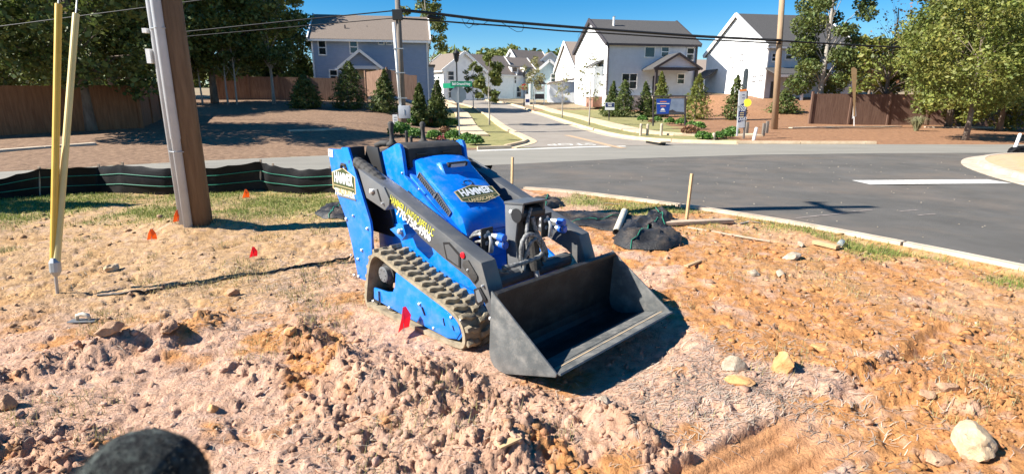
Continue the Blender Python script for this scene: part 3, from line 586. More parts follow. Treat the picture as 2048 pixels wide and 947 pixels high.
gr = MB(); p_ = [uw(*p, .345) for p in ((813, 375), (841, 408), (845, 403), (816, 370))]; gr.add([K(a[0], .345, a[1] - .02) for a in p_], [(0, 1, 2, 3)]); gr.build('side_vent', 'black', SK, fix=False)
# near tower lettering
tp = [o for o in SK.children if o.name.startswith('tower_plate')][0]
a, b_ = uw(664, 358, .551), uw(711, 358, .551); cen = K((a[0] + b_[0]) / 2, .551, (a[1] + b_[1]) / 2 - .01)
badge(cen, Vector((1, 0, -.035)).normalized(), Vector((.035, 0, 1)).normalized(), .37, .25, tp)
u, w = uw(689, 383, .551); t = MB(); put_text(t, '770-758-4906', .085, K(u, .5535, w), (1, 0, -.03), (.03, 0, 1), bold=.0018, sx=.66); t.build('lettering', 'white_print', tp, fix=False)
u, w = uw(694, 390, .551); MB().box(K(u, .553, w), (.28, .004, .014), ry=.03).build('sticker_strip', 'plate_grey', tp)
u, w = uw(659, 301, .551); MB().box(K(u + .02, .553, w), (.075, .004, .06), ry=.05).build('sticker', 'white_print', tp); t = MB(); put_text(t, 'H2', .04, K(u + .02, .5555, w), (1, 0, 0), (0, 0, 1), bold=.001); t.build('lettering', 'green_print', tp, fix=False)
u, w = uw(687, 331, .551); MB().tube([K(u - .035, .553, w), K(u - .02, .553, w + .03), K(u + .03, .553, w + .025), K(u + .045, .553, w - .005)], .014, 6).build('lifting_eye', 'rubber', tp)
# arm lettering
arm = [o for o in SK.children if o.name.startswith('loader_arm')][0]
xd = Vector((.942, 0, -.337)).normalized(); yd = Vector((.337, 0, .942)).normalized()
a, b_ = uw(780, 391, .572), uw(868, 459, .572); l_ = math.hypot(a[0] - b_[0], a[1] - b_[1]); t = MB()
V_, F_ = text_faces('HAMMER LANDSCAPES LLC', .085, .001, 'LEFT'); k = l_ / (max(p[0] for p in V_) + .001)
t.add([K(a[0], .5735, a[1]) + xd * x * k + yd * y for x, y in V_], F_); t.build('lettering', 'yellow_print', arm, fix=False)
a, b_ = uw(793, 415, .572), uw(862, 470, .572); l_ = math.hypot(a[0] - b_[0], a[1] - b_[1]); t = MB()
V_, F_ = text_faces('770-758-4906', .095, .0022, 'LEFT'); k = l_ / max(p[0] for p in V_)
t.add([K(a[0], .5735, a[1]) + xd * x * k + yd * y for x, y in V_], F_); t.build('lettering', 'white_print', arm, fix=False)
# mast with the tilt cylinder
ms = [(.485, .925), (.655, .937), (.645, .87), (.60, .80), (.585, .68), (.605, .56), (.66, .47), (.62, .42), (.50, .40)]
mast = side(ms, .105, .125, 'mast_plate', 'plate_grey', bevel=.004); side(ms, -.115, -.095, 'mast_plate', 'grey_paint', bevel=.004)
side([(.48, .925), (.66, .938), (.67, .955), (.48, .945)], -.12, .13, 'mast_cap', 'grey_paint', bevel=.005)
side([(.485, .92), (.50, .92), (.515, .42), (.50, .42)], -.095, .105, 'mast_back', 'grey_paint', bevel=0)
u, w = uw(1022, 418, .125); bolt(K(u, .125, w), NV, .018, .012, 'chrome', mast)
MB().tube([K(.585, .005, .90), K(.60, .005, .86), K(.665, .005, .52), K(.675, .005, .46)], [.03, .046, .046, .042], 14).build('tilt_cylinder', 'rubber', SK, smooth=False)
MB().tube([K(.672, .005, .47), K(.73, .005, .27)], .02, 10).build('cylinder_rod', 'chrome', SK)
MB().tube([K(.60, -.12, .86), K(.60, .13, .86)], .05, 14).build('pivot_pin', 'black', SK)
MB().tube([K(.60, -.44, .43), K(.60, .44, .43)], .055, 14).build('cross_tube', 'grey_paint', SK)
side([(.56, .17), (.63, .17), (.63, .40), (.56, .42)], -.297, .297, 'front_grille', 'blue_paint', bevel=.008)
for k in range(3): MB().box(K(.632, 0, .36 - .055 * k), (.008, .42, .022)).build('slot', 'black', SK)
rc = MB().box(K(.236, .06, .60), (.02, .17, .09)).build('tow_recess', 'black', SK); MB().box(K(.26, .06, .655), (.07, .20, .012)).build('tow_lip', 'blue_paint', SK, bevel=.003)
# quick couplers, hoses
for v, u0, wz in ((.22, .39, .70), (-.30, .50, .745)):
    side([(u0 - .006, wz + .055), (u0 + .006, wz + .055), (u0 + .006, wz - .13), (u0 - .006, wz - .13)], v - .065, v + .05, 'coupler_plate', 'rubber', bevel=.004)
    for dv, dw in ((-.03, .0), (-.045, -.055)):
        q = MB().tube([K(u0, v + dv, wz + dw), K(u0 + .06, v + dv, wz + dw), K(u0 + .06, v + dv, wz + dw), K(u0 + .10, v + dv, wz + dw)], [.016, .016, .020, .020], 12).build('quick_coupler', 'chrome', SK)
        MB().tube([K(u0 + .10, v + dv, wz + dw), K(u0 + .155, v + dv, wz + dw), K(u0 + .16, v + dv, wz + dw)], [.028, .028, .02], 14).build('dust_cap', 'blue_cap', q)
    MB().tube([K(u0 + .15, v - .04 + .028 * math.cos(a), wz - .045 + .028 * math.sin(a)) for a in np.linspace(0, 6.2, 14)], .004, 5).build('cap_ring', 'plate_grey', SK)
    for k, (dv, dw) in enumerate(((.015, .0), (.0, -.055), (-.01, .02))):
        pts = [K(u0 + .01, v + dv, wz + dw), K(u0 - .05, v + dv, wz + dw + .005), K(u0 - .11, v + dv + .02, wz + dw - .015), K(u0 - .15, v + dv + .03, wz + dw - .07), K(u0 - .13, v + dv + .02, wz + dw - .16), K(u0 - .08, v + .0, wz - .28)]
        P_ = np.array([tuple(p) for p in pts]); tt = np.linspace(0, 5, 26); Pi = [Vector([np.interp(x, range(6), P_[:, c]) for c in range(3)]) for x in tt]
        Pi = [(Pi[max(i - 2, 0)] + Pi[max(i - 1, 0)] + Pi[i] * 2 + Pi[min(i + 1, 25)] + Pi[min(i + 2, 25)]) / 6 for i in range(26)]
        MB().tube(Pi, .0125, 8).build('hose', 'hose', SK, smooth=True)
        MB().tube([pts[0], pts[1]], .016, 10).build('hose_fitting', 'chrome', SK)
    for k, dv in enumerate((-.005, -.02)):
        el = [K(u0 + .01, v + dv, wz - .0 - .05 * k), K(u0 + .035, v + dv, wz - .005 - .05 * k), K(u0 + .045, v + dv, wz - .03 - .05 * k), K(u0 + .045, v + dv + .01, wz - .12)]
        MB().tube(el, .012, 8).build('elbow_fitting', 'chrome', SK, smooth=True)
def hose(pts, r_, name='hose', m='hose'):
    P_ = np.array([tuple(K(u, *vw(px, py, u))) for px, py, u in pts]); k = len(pts); tt = np.linspace(0, k - 1, k * 6); Pi = [Vector([np.interp(x, range(k), P_[:, c]) for c in range(3)]) for x in tt]; nn_ = len(Pi)
    for _ in range(2): Pi = [(Pi[max(i - 2, 0)] + Pi[max(i - 1, 0)] + Pi[i] * 2 + Pi[min(i + 1, nn_ - 1)] + Pi[min(i + 2, nn_ - 1)]) / 6 for i in range(nn_)]
    return MB().tube(Pi, [r_ * (1.1 if i % 4 < 2 else .97) for i in range(nn_)], 8).build(name, m, SK, smooth=True)
hose([(1042, 520, .68), (1043, 480, .70), (1052, 464, .70), (1066, 462, .70), (1082, 475, .71), (1089, 492, .71), (1080, 508, .71), (1055, 517, .72), (1030, 524, .72), (1000, 531, .66)], .016)
hose([(1064, 426, .66), (1068, 445, .67), (1076, 465, .69), (1086, 480, .70), (1094, 500, .70), (1092, 512, .70), (1084, 513, .70)], .0145)
hose([(968, 500, .45), (975, 520, .55), (990, 535, .62), (1020, 538, .66)], .014)
hose([(1046, 540, .70), (1052, 505, .71), (1060, 480, .72), (1072, 470, .72), (1084, 488, .72), (1090, 520, .70)], .012)
hose([(1062, 408, .64), (1056, 430, .66), (1052, 470, .68), (1058, 510, .70)], .012)
# bucket
bk = MB(); prof = [(.892, .505), (.868, .12), (.878, .065), (.905, .034), (.95, .022), (1.0, .022), (1.41, .148)]
inn = [(.908, .503), (.884, .125), (.893, .078), (.914, .050), (.955, .038), (1.0, .036), (1.40, .158)]
V = []; n = len(prof)
for v in (-.635, .635):
    V += [K(u, v, w) for u, w in prof] + [K(u, v, w) for u, w in inn]
F = []
for k in range(n - 1): F += [(k, k + 1, 2 * n + k + 1, 2 * n + k), (n + k, n + k + 1, 3 * n + k + 1, 3 * n + k)]
F += [(0, n, 3 * n, 2 * n), (n - 1, 2 * n - 1, 4 * n - 1, 3 * n - 1)]
for o_ in (0, 2 * n):
    for k in range(n - 1): F.append((o_ + k, o_ + k + 1, o_ + n + k + 1, o_ + n + k))
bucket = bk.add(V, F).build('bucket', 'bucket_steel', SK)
for sgn in (1, -1): side([(.884, .515), (.862, .11), (.874, .058), (.902, .027), (.95, .012), (1.0, .012), (1.395, .137), (1.40, .158)], .6355 * sgn, .649 * sgn, 'bucket_side', 'lit_scuffed_steel', bucket, bevel=.003)
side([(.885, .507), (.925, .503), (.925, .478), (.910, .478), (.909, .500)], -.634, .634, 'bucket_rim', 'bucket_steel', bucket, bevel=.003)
b = MB(); b.prism([(1.30, .1275), (1.418, .1635), (1.424, .154), (1.41, .1495), (1.40, .159), (1.30, .1285)], lambda p, t: K(p[0], t, p[1]), -.637, .637); b.build('cutting_edge', 'lit_scuffed_steel', bucket); MB().box(K(1.338, 0, .1415), (.016, 1.262, .004), ry=-.295).build('rust_streak', 'worn_edge', bucket)
b = MB(); b.prism([(1.155, .0835), (1.162, .0905), (1.30, .1325), (1.30, .1275)], lambda p, t: K(p[0], t, p[1]), -.634, .634); b.build('sunlit_floor_strip', 'lit_scuffed_steel', bucket)  # front of the floor where sun falls, its light put into the colour
side([(.80, .45), (.862, .47), (.862, .15), (.80, .18)], -.5, .5, 'attachment_plate', 'grey_paint', bevel=.006)
# ------------------------------------------------------------------ houses
siding('siding_blue', (.34, .39, .48)); siding('siding_white', (.84, .84, .82)); siding('siding_grey', (.60, .63, .66)); siding('siding_pale', (.40, .51, .53)); siding('siding_cream', (.74, .72, .66))  # white houses: grey walls for shade, white skin on the sunlit side
mat('roof_tan', [(.13, .10, .078), (.185, .145, .115), (.22, .178, .145)], 14, .9, bump=.6, bscale=30)
mat('roof_brown', [(.19, .145, .115), (.26, .205, .165), (.30, .24, .19)], 12, .9, bump=.6, bscale=30)
mat('roof_dark', [(.045, .042, .042), (.07, .066, .063), (.095, .088, .082)], 12, .9, bump=.6, bscale=30)
mat('dark_trim', [(.05, .042, .045)], 4, .6); mat('glass', [(.012, .018, .022), (.04, .05, .055)], .8, .06, spec=.8); mat('door_dark', [(.03, .03, .035)], 3, .4)
mat('stone', [(.20, .19, .18), (.38, .36, .34), (.52, .49, .45)], 2.4, .9, bump=1, bscale=5, detail=2); mat('brick', [(.26, .12, .08), (.34, .18, .12)], 6, .9); mat('bounce_beige', [(.56, .48, .36)], 2, .7)
class House:
    def __init__(s, name, label, loc, rz, w, d, h, rise, ridge, wall, roof, over=.35, hip=0, trim='white_trim', group=None):
        s.o = thing(name, label, 'house', loc, rz, group); s.w, s.d, s.h, s.rise = w, d, h, rise; s.trim = trim; s.rz = rz; s.loc = Vector(loc); s.roofm = roof; s.wallm = wall
        mb = MB()
        if ridge == 'x': mb.prism([(0, -1.2), (d, -1.2), (d, h), (d / 2, h + rise), (0, h)], lambda p, t: Vector((t, p[0], p[1])), 0, w)
        else: mb.prism([(0, -1.2), (w, -1.2), (w, h), (w / 2, h + rise), (0, h)], lambda p, t: Vector((p[0], t, p[1])), 0, d)
        mb.build('wall', wall, s.o)
        half, ln = (d / 2, w) if ridge == 'x' else (w / 2, d); sl = rise / half; tk = .16; eo = over
        s.roofo = None
        for sg in (-1, 1):
            P = []
            for t_, e in ((-over, 0), (ln + over, 1)):
                for q, dz in ((half + sg * (half + eo), 0), (half, 0)):
                    tt = t_
                    if hip and q == half and e == 1: tt = ln - hip
                    z = h + (rise if q == half else -sl * eo) + .03
                    P.append(((tt, q, z) if ridge == 'x' else (q, tt, z)))
            V = [Vector(p) for p in P] + [Vector(p) + Vector((0, 0, tk)) for p in P]
            ro = MB().add(V, [(0, 1, 3, 2), (4, 6, 7, 5), (0, 4, 5, 1), (2, 3, 7, 6), (0, 2, 6, 4), (1, 5, 7, 3)]).build('roof', roof, s.o)
            s.roofo = s.roofo or ro
            a, b = P[0], P[2]; MB().bar(Vector(a) + Vector((0, 0, .02)), Vector(b) + Vector((0, 0, .02)), .1, .2).build('eave_board', trim, ro)
            if not hip or True:
                for a, b in ((P[0], P[1]), (P[2], P[3])):
                    if hip and a == P[2]: continue
                    MB().bar(Vector(a) + Vector((0, 0, .06)), Vector(b) + Vector((0, 0, .06)), .12, .42).build('rake_board', trim, ro)
        if hip:
            P = [(ln + over, -eo, h - sl * eo + .03), (ln + over, d + eo, h - sl * eo + .03), (ln - hip, half, h + rise + .03)]
            MB().add(P + [(x, y, z + tk) for x, y, z in P], [(0, 1, 2), (3, 5, 4), (0, 3, 4, 1), (1, 4, 5, 2), (2, 5, 3, 0)]).build('roof', roof, s.o)
        for x in (0, w): MB().box((x, -.02, h / 2 - .05), (.14, .14, h)).build('corner_board', trim, s.o)
    def fr(s, face):
        if face == 'f': return Vector((0, 0, 0)), Vector((1, 0, 0)), Vector((0, -1, 0))
        if face == 'l': return Vector((0, 0, 0)), Vector((0, 1, 0)), Vector((-1, 0, 0))
        if face == 'r': return Vector((s.w, 0, 0)), Vector((0, 1, 0)), Vector((1, 0, 0))
    def px(s, face, x, y):                          # photo point on a face -> (along, height)
        o, a, n = s.fr(face); Mr = Matrix.Rotation(s.rz, 3, 'Z'); o = s.loc + Mr @ o; a = Mr @ a; n = Mr @ n
        r = ray(x, y); p = Vector((0, 0, CH)); t = (o - p).dot(n) / r.dot(n); q = p + r * t - o; return q.dot(a), q.z
    def window(s, face, a0, z0, a1, z1, rail=True, mull=False, tr=None):
        o, a, n = s.fr(face); up = Vector((0, 0, 1)); a0, a1 = min(a0, a1), max(a0, a1); z0, z1 = min(z0, z1), max(z0, z1); f = .11; b = MB()
        def R_(x0, y0, x1, y1, dp):
            P = [o + a * x + up * y + n * k for k in (0, dp) for x, y in ((x0, y0), (x1, y0), (x1, y1), (x0, y1))]; b.add(P, [(3, 2, 1, 0), (4, 5, 6, 7), (0, 1, 5, 4), (1, 2, 6, 5), (2, 3, 7, 6), (3, 0, 4, 7)])
        R_(a0 - f, z0 - f, a0, z1 + f, .06); R_(a1, z0 - f, a1 + f, z1 + f, .06); R_(a0, z0 - f, a1, z0, .07); R_(a0, z1, a1, z1 + f, .06)
        if rail: R_(a0, (z0 + z1) / 2 - .045, a1, (z0 + z1) / 2 + .045, .05)
        if mull: R_((a0 + a1) / 2 - .06, z0, (a0 + a1) / 2 + .06, z1, .055)
        w_ = b.build('window', tr or 'white_trim', s.o)
        xs_ = [(a0, (a0 + a1) / 2), ((a0 + a1) / 2, a1)] if mull else [(a0, a1)]; zs_ = [(z0, (z0 + z1) / 2), ((z0 + z1) / 2, z1)] if rail else [(z0, z1)]
        for xa, xb in xs_:
            for za, zb in zs_:
                MB().add([o + a * x + up * y + n * k for k in (.012, .03) for x, y in ((xa, za), (xb, za), (xb, zb), (xa, zb))], [(3, 2, 1, 0), (4, 5, 6, 7), (0, 1, 5, 4), (1, 2, 6, 5), (2, 3, 7, 6), (3, 0, 4, 7)]).build('pane', 'glass', w_)
    def win_px(s, face, x0, y0, x1, y1, **k):
        a = s.px(face, x0, y0); b = s.px(face, x1, y1); s.window(face, a[0], a[1], b[0], b[1], **k)
    def porch(s, x0, x1, dep, h, rise, trim, post='white_trim', posts=(0, 1), gable=None):
        ro = MB(); over = .35; m = (x0 + x1) / 2
        for sg in (-1, 1):
            xe = m + sg * ((x1 - x0) / 2 + over); ze = h - rise * over / ((x1 - x0) / 2); P = [(xe, -dep - .3, ze), (xe, .0, ze), (m, .0, h + rise), (m, -dep - .3, h + rise)]
            ro.add(P + [(x, y, z + .14) for x, y, z in P], [(0, 1, 2, 3), (7, 6, 5, 4), (0, 4, 5, 1), (1, 5, 6, 2), (2, 6, 7, 3), (3, 7, 4, 0)])
        r = ro.build('porch_roof', s.roofm, s.o)
        for sg in (-1, 1): MB().bar((m + sg * ((x1 - x0) / 2 + over), -dep - .32, h - rise * over / ((x1 - x0) / 2) + .04), (m, -dep - .32, h + rise + .04), .08, .24).build('rake_board', trim, r)
        MB().prism([(x0, h), (x1, h), (m, h + rise)], lambda p, t: Vector((p[0], t, p[1])), -dep - .05, -dep + .05).build('porch_gable', gable or s.wallm, s.o)
        MB().bar((x0 - .1, -dep - .06, h - .12), (x1 + .1, -dep - .06, h - .12), .2, .3).build('porch_beam', trim, s.o)
        for k in posts: MB().box((x0 + .15 + (x1 - x0 - .3) * k, -dep + .05, h / 2 - .4), (.26, .26, h + .5)).build('porch_post', post, s.o)
        MB().box((m, -dep / 2, -.25), (x1 - x0 + .3, dep + .2, .4)).build('porch_floor', 'concrete', s.o)
def hbase(px, Y, py): p = at(px, py, Y); return p
# blue-grey house behind the left fence
Y = 55; e0 = at(623, 77, Y); x0 = e0.x; x1 = at(843, 77, Y).x; zb = e0.z - 5.9
h1 = House('two_storey_house', 'blue-grey two storey house with tan roof behind the wooden fence and utility pole', (x0, Y, zb), R(10), (x1 - x0) * 1.035, 8.5, 5.9, 2.6, 'x', 'siding_blue', 'roof_tan')
for q in ((637, 82, 652, 109), (700, 82, 715, 106), (660, 141, 675, 162)): h1.win_px('f', *q)
for q in ((758, 80, 767, 88), (774, 80, 783, 88)): h1.win_px('f', *q, rail=False)
h1.win_px('f', 777, 141, 792, 149, rail=False)
a, b = h1.px('f', 683, 126), h1.px('f', 767, 126); pk = h1.px('f', 716, 104)
h1.porch(a[0] + .3, b[0] - .3, 2.6, 3.25, 1.35, 'white_trim')
c, d_ = h1.px('f', 722, 146), h1.px('f', 738, 185); MB().box(((c[0] + d_[0]) / 2 + .0, -.03, 1.05), (1.05, .06, 2.2)).build('door', 'white_trim', h1.o); MB().box(((c[0] + d_[0]) / 2, -.07, 1.2), (.6, .03, 1.5)).build('door_pane', 'glass', h1.o)
MB().box(((a[0] + b[0]) / 2, -.015, 1.5), (3.6, .02, 3.0)).build('porch_wall', 'bounce_beige', h1.o)  # porch wall tinted beige, sun bounce painted into the colour
MB().box((h1.w + .3, 3.5, 1.3), (.7, 5, 4.4)).build('side_wing', 'siding_blue', h1.o); MB().box((h1.w + .35, 3.5, 3.6), (.9, 5.4, .16)).build('wing_roof', 'roof_tan', h1.o)
for k in range(3): MB().tube([(3 + 2.1 * k, 1.6 + .5 * k, 6.7), (3 + 2.1 * k, 1.6 + .5 * k, 7.4)], .07, 8).build('vent_pipe', 'dark_trim', h1.o)
# white house with dark roof at the street corner
Y = 65; c0 = at(1217, 87, Y); zb = c0.z - 5.75; rz = R(10)
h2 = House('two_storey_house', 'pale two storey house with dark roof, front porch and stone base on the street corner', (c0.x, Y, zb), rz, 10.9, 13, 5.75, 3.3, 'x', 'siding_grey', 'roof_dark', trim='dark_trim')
MB().prism([(0, -1.2), (13, -1.2), (13, 5.7), (6.5, 8.95), (0, 5.7)], lambda p, t: Vector((t, p[0], p[1])), -.05, -.005).build('sunlit_side_wall', 'siding_white', h2.o)  # white skin over the grey wall paints in the gable's sunlight
h2.win_px('f', 1291, 95, 1308, 114, rail=False); h2.win_px('f', 1324, 95, 1336, 113); h2.win_px('f', 1375, 97, 1386, 120); h2.win_px('f', 1245, 148, 1272, 177, mull=True); h2.win_px('f', 1356, 149, 1367, 167)
h2.win_px('l', 1182.5, 109, 1185.5, 130, tr='dark_trim'); h2.win_px('l', 1208.5, 150, 1211.5, 177, tr='dark_trim')
for k in range(4): h2.window('l', 6.6 + 1.2 * k, 1.6, 7.2 + 1.2 * k, 2.5, rail=False, tr='dark_trim')
a, b = h2.px('f', 1294, 140), h2.px('f', 1368, 140); h2.porch(a[0] - .3, b[0] + .2, 3.0, 3.0, 1.45, 'dark_trim', 'dark_trim')
a = h2.px('f', 1318, 150); MB().box((a[0], -.03, 1.1), (1.5, .07, 2.3)).build('door', 'door_dark', h2.o); MB().box((a[0] - .3, -.075, 1.3), (.5, .02, 1.6)).build('door_pane', 'glass', h2.o)
MB().box((-.62, 2.6, 1.6), (1.1, 2.6, 3.4)).build('bay', 'siding_white', h2.o); MB().add([(-1.35, 1.1, 3.3), (-1.35, 4.1, 3.3), (-.06, 4.1, 4.0), (-.06, 1.1, 4.0), (-1.35, 1.1, 3.42), (-1.35, 4.1, 3.42), (-.06, 4.1, 4.12), (-.06, 1.1, 4.12)], [(0, 1, 2, 3), (7, 6, 5, 4), (0, 4, 5, 1), (1, 5, 6, 2), (2, 6, 7, 3), (3, 7, 4, 0)]).build('bay_roof', 'roof_dark', h2.o)
MB().box((-.62, 2.6, -.7), (1.16, 2.7, 1.2)).build('bay_base', 'brick', h2.o)
MB().box((5.5, -.35, -.95), (11.3, .7, 2.0)).build('stone_base', 'stone', h2.o)
MB().tube([(2.2, 4.6, 7.6), (2.2, 4.6, 9.3), (2.2, 4.6, 9.32)], [.13, .13, .2], 10).build('flue', 'white_trim', h2.o)
for u in (5.6, 8.2): MB().tube([(u, 3.4, 6.8), (u, 3.4, 7.5)], .08, 8).build('vent_pipe', 'dark_trim', h2.o)
for u in (0, 10.7): MB().tube([(u + (.12 if u else -.0), -.14, 0), (u + (.12 if u else 0), -.14, 5.5)], .06, 6).build('downpipe', 'dark_trim', h2.o)
# white gabled house beyond the right-hand pole
Y = 60; c0 = at(1538, 92, Y); zb = c0.z - 5.8
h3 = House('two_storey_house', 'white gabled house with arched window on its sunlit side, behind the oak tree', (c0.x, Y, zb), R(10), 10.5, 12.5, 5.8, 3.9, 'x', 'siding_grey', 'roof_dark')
MB().prism([(0, -1.2), (12.5, -1.2), (12.5, 5.75), (6.25, 9.65), (0, 5.75)], lambda p, t: Vector((t, p[0], p[1])), -.05, -.005).build('sunlit_side_wall', 'siding_white', h3.o)  # sunlit side again painted whiter than the shaded front
h3.win_px('l', 1462, 116, 1467, 135, tr='dark_trim'); h3.win_px('l', 1483, 111, 1486, 121, tr='dark_trim'); h3.win_px('l', 1507, 154, 1511, 162, rail=False, tr='dark_trim'); h3.win_px('l', 1521, 152, 1525, 161, rail=False, tr='dark_trim')
a = h3.px('l', 1490, 180); MB().prism([(a[0] - .45, -1)] + [(a[0] + .45 * math.cos(t), 3.3 + .45 * math.sin(t)) for t in np.linspace(math.pi, 0, 9)] + [(a[0] + .45, -1)], lambda p, t: Vector((t, p[0], p[1])), -.09, -.052).build('arched_window', 'glass', h3.o)
h3.win_px('f', 1573, 102, 1585, 118); h3.win_px('f', 1545, 108, 1552, 122); h3.win_px('f', 1590, 150, 1602, 172); h3.win_px('f', 1680, 152, 1696, 175); h3.win_px('f', 1672, 110, 1684, 130)
h3.o['label'] = 'white gabled house with arched window on its sunlit side, behind the tall wooden pole'
r = MB().add([(-.2, -2.2, 2.75), (6.0, -2.2, 2.75), (6.0, 0, 3.5), (-.2, 0, 3.5), (-.2, -2.2, 2.9), (6, -2.2, 2.9), (6, 0, 3.65), (-.2, 0, 3.65)], [(0, 1, 2, 3), (7, 6, 5, 4), (0, 4, 5, 1), (1, 5, 6, 2), (2, 6, 7, 3), (3, 7, 4, 0)]).build('porch_roof', 'roof_dark', h3.o); MB().bar((-.2, -2.2, 2.7), (6, -2.2, 2.7), .16, .24).build('porch_beam', 'white_trim', h3.o)
for x in (.1, 3, 5.8): MB().box((x, -2.05, 1.2), (.22, .22, 2.9)).build('porch_post', 'white_trim', h3.o)
MB().box((1.2, -.04, 1.1), (1.0, .07, 2.2)).build('door', 'door_dark', h3.o)
MB().add([(-2.0, 9.6, 2.6), (-2.0, 12.8, 2.6), (0, 12.8, 3.9), (0, 9.6, 3.9), (-2.0, 9.6, 2.75), (-2.0, 12.8, 2.75), (0, 12.8, 4.05), (0, 9.6, 4.05)], [(0, 1, 2, 3), (7, 6, 5, 4), (0, 4, 5, 1), (1, 5, 6, 2), (2, 6, 7, 3), (3, 7, 4, 0)]).build('side_porch_roof', 'roof_dark', h3.o)
for y in (9.9, 12.5): MB().box((-1.85, y, 1.0), (.25, .25, 3.4)).build('porch_post', 'white_trim', h3.o)
# houses up the side street
def far_house(label, pxl, pxr, py_eave, py_base, Y, d, rise, ridge, wall, roof, rz=0, wins=(), trim='white_trim', dormer=0):
    a = at(pxl, py_base, Y); b = at(pxr, py_base, Y); e = at(pxl, py_eave, Y)
    h = House('distant_house', label, (a.x, Y, a.z), rz, b.x - a.x, d, e.z - a.z, rise, ridge, wall, roof, over=.3, trim=trim)
    for fc, q in wins: h.window(fc, *q)
    return h
def turned(label, px, Y, w, d, h, rise, ridge, wall, roof, rz, zb=None, wins=(), trim='white_trim'):
    p = at(px, 200, Y); hh = House('distant_house', label, (p.x, Y, zf(p.x, Y) if zb is None else zb), R(rz), w, d, h, rise, ridge, wall, roof, over=.35, trim=trim)
    for fc, q_ in wins: hh.window(fc, *q_)
    return hh
turned('white far house with tan roof and small square windows, left of the street lamp', 888, 84, 7.5, 6.5, 4.6, 2.6, 'y', 'siding_white', 'roof_tan', 38, 1.6, [('l', (1.0, 2.9, 1.6, 3.7)), ('l', (2.3, 2.9, 2.9, 3.7)), ('l', (4.6, .8, 5.4, 2.4)), ('f', (.8, .6, 1.8, 2.4)), ('f', (.8, 3.2, 1.8, 4.4))])
turned('far house with brown roof half hidden behind the young street trees', 938, 108, 10, 9, 4.2, 3.0, 'y', 'siding_cream', 'roof_tan', 40, 2.2, [('f', (1, 1, 2, 2.6)), ('f', (4, 1, 5, 2.6))])
turned('far white gable end with brown roof beside the leafy street tree', 962, 100, 8, 6.5, 4.6, 3.2, 'x', 'siding_white', 'roof_brown', 42, 2.0, [('l', (2, 2.6, 2.7, 3.9)), ('f', (1, .6, 2, 2.2))])
hf = turned('far white house with dark shed dormers at the end of the street', 1009, 104, 8.5, 7.5, 4.5, 3.3, 'x', 'siding_white', 'roof_brown', 40, 2.0, [('l', (2.4, 2.8, 3.1, 4.1)), ('f', (1, .5, 2, 2.3)), ('f', (3, .5, 4, 2.3)), ('f', (5.4, .5, 6.4, 2.3)), ('f', (2, 3, 2.8, 4.2)), ('f', (5, 3, 5.8, 4.2))])
for x in (2.0, 5.2):
    dm = MB().box((x + .6, .75, 5.35), (1.6, 1.4, 1.3)).build('dormer', 'siding_white', hf.o); MB().box((x + .6, .6, 6.1), (2.0, 2.0, .12), rx=.25).build('dormer_roof', 'roof_dark', dm); MB().box((x + .6, .03, 5.4), (1.1, .06, .7)).build('dormer_pane', 'glass', dm)
turned('far white house with brown roof behind the dormered house', 1046, 122, 9, 8, 5.6, 4.4, 'x', 'siding_white', 'roof_brown', 40, 2.6, [('l', (3, 3, 3.7, 4.2))])
turned('far house gable peeking over the pale green-blue house', 1066, 128, 8, 8, 6.5, 3.0, 'y', 'siding_white', 'roof_brown', 12, 2.8)
hb = far_house('pale green-blue gabled house beside the street lamp with the red stop sign', 1060, 1136, 155, 196, 96, 9, 2.7, 'y', 'siding_pale', 'roof_brown', wins=[('f', (3.6, 2.6, 4.4, 3.9)), ('f', (5.0, 2.6, 5.8, 3.9))])
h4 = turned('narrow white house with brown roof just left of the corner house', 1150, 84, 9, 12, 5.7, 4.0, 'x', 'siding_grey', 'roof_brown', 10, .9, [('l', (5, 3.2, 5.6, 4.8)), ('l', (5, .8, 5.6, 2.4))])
MB().prism([(0, -1.2), (12, -1.2), (12, 5.65), (6, 9.65), (0, 5.65)], lambda p, t: Vector((t, p[0], p[1])), -.05, -.005).build('sunlit_side_wall', 'siding_white', h4.o)  # lighter skin on the sunny gable, light painted in
far_house('small far house with grey-brown roof between the two white houses', 1392, 1432, 150, 178, 95, 9, 2.6, 'x', 'siding_white', 'roof_brown')
q = at(1098, 208, 80); gp = thing('shed', 'low white lean-to building beside the narrow white house', 'building', (q.x, 80, zf(q.x, 80)))
MB().box((1.9, 2, 1.2), (3.8, 4, 3.4)).build('wall', 'siding_white', gp); MB().box((1.9, 1.9, 3.0), (4.2, 4.6, .18), ry=-.16).build('roof', 'roof_brown', gp)
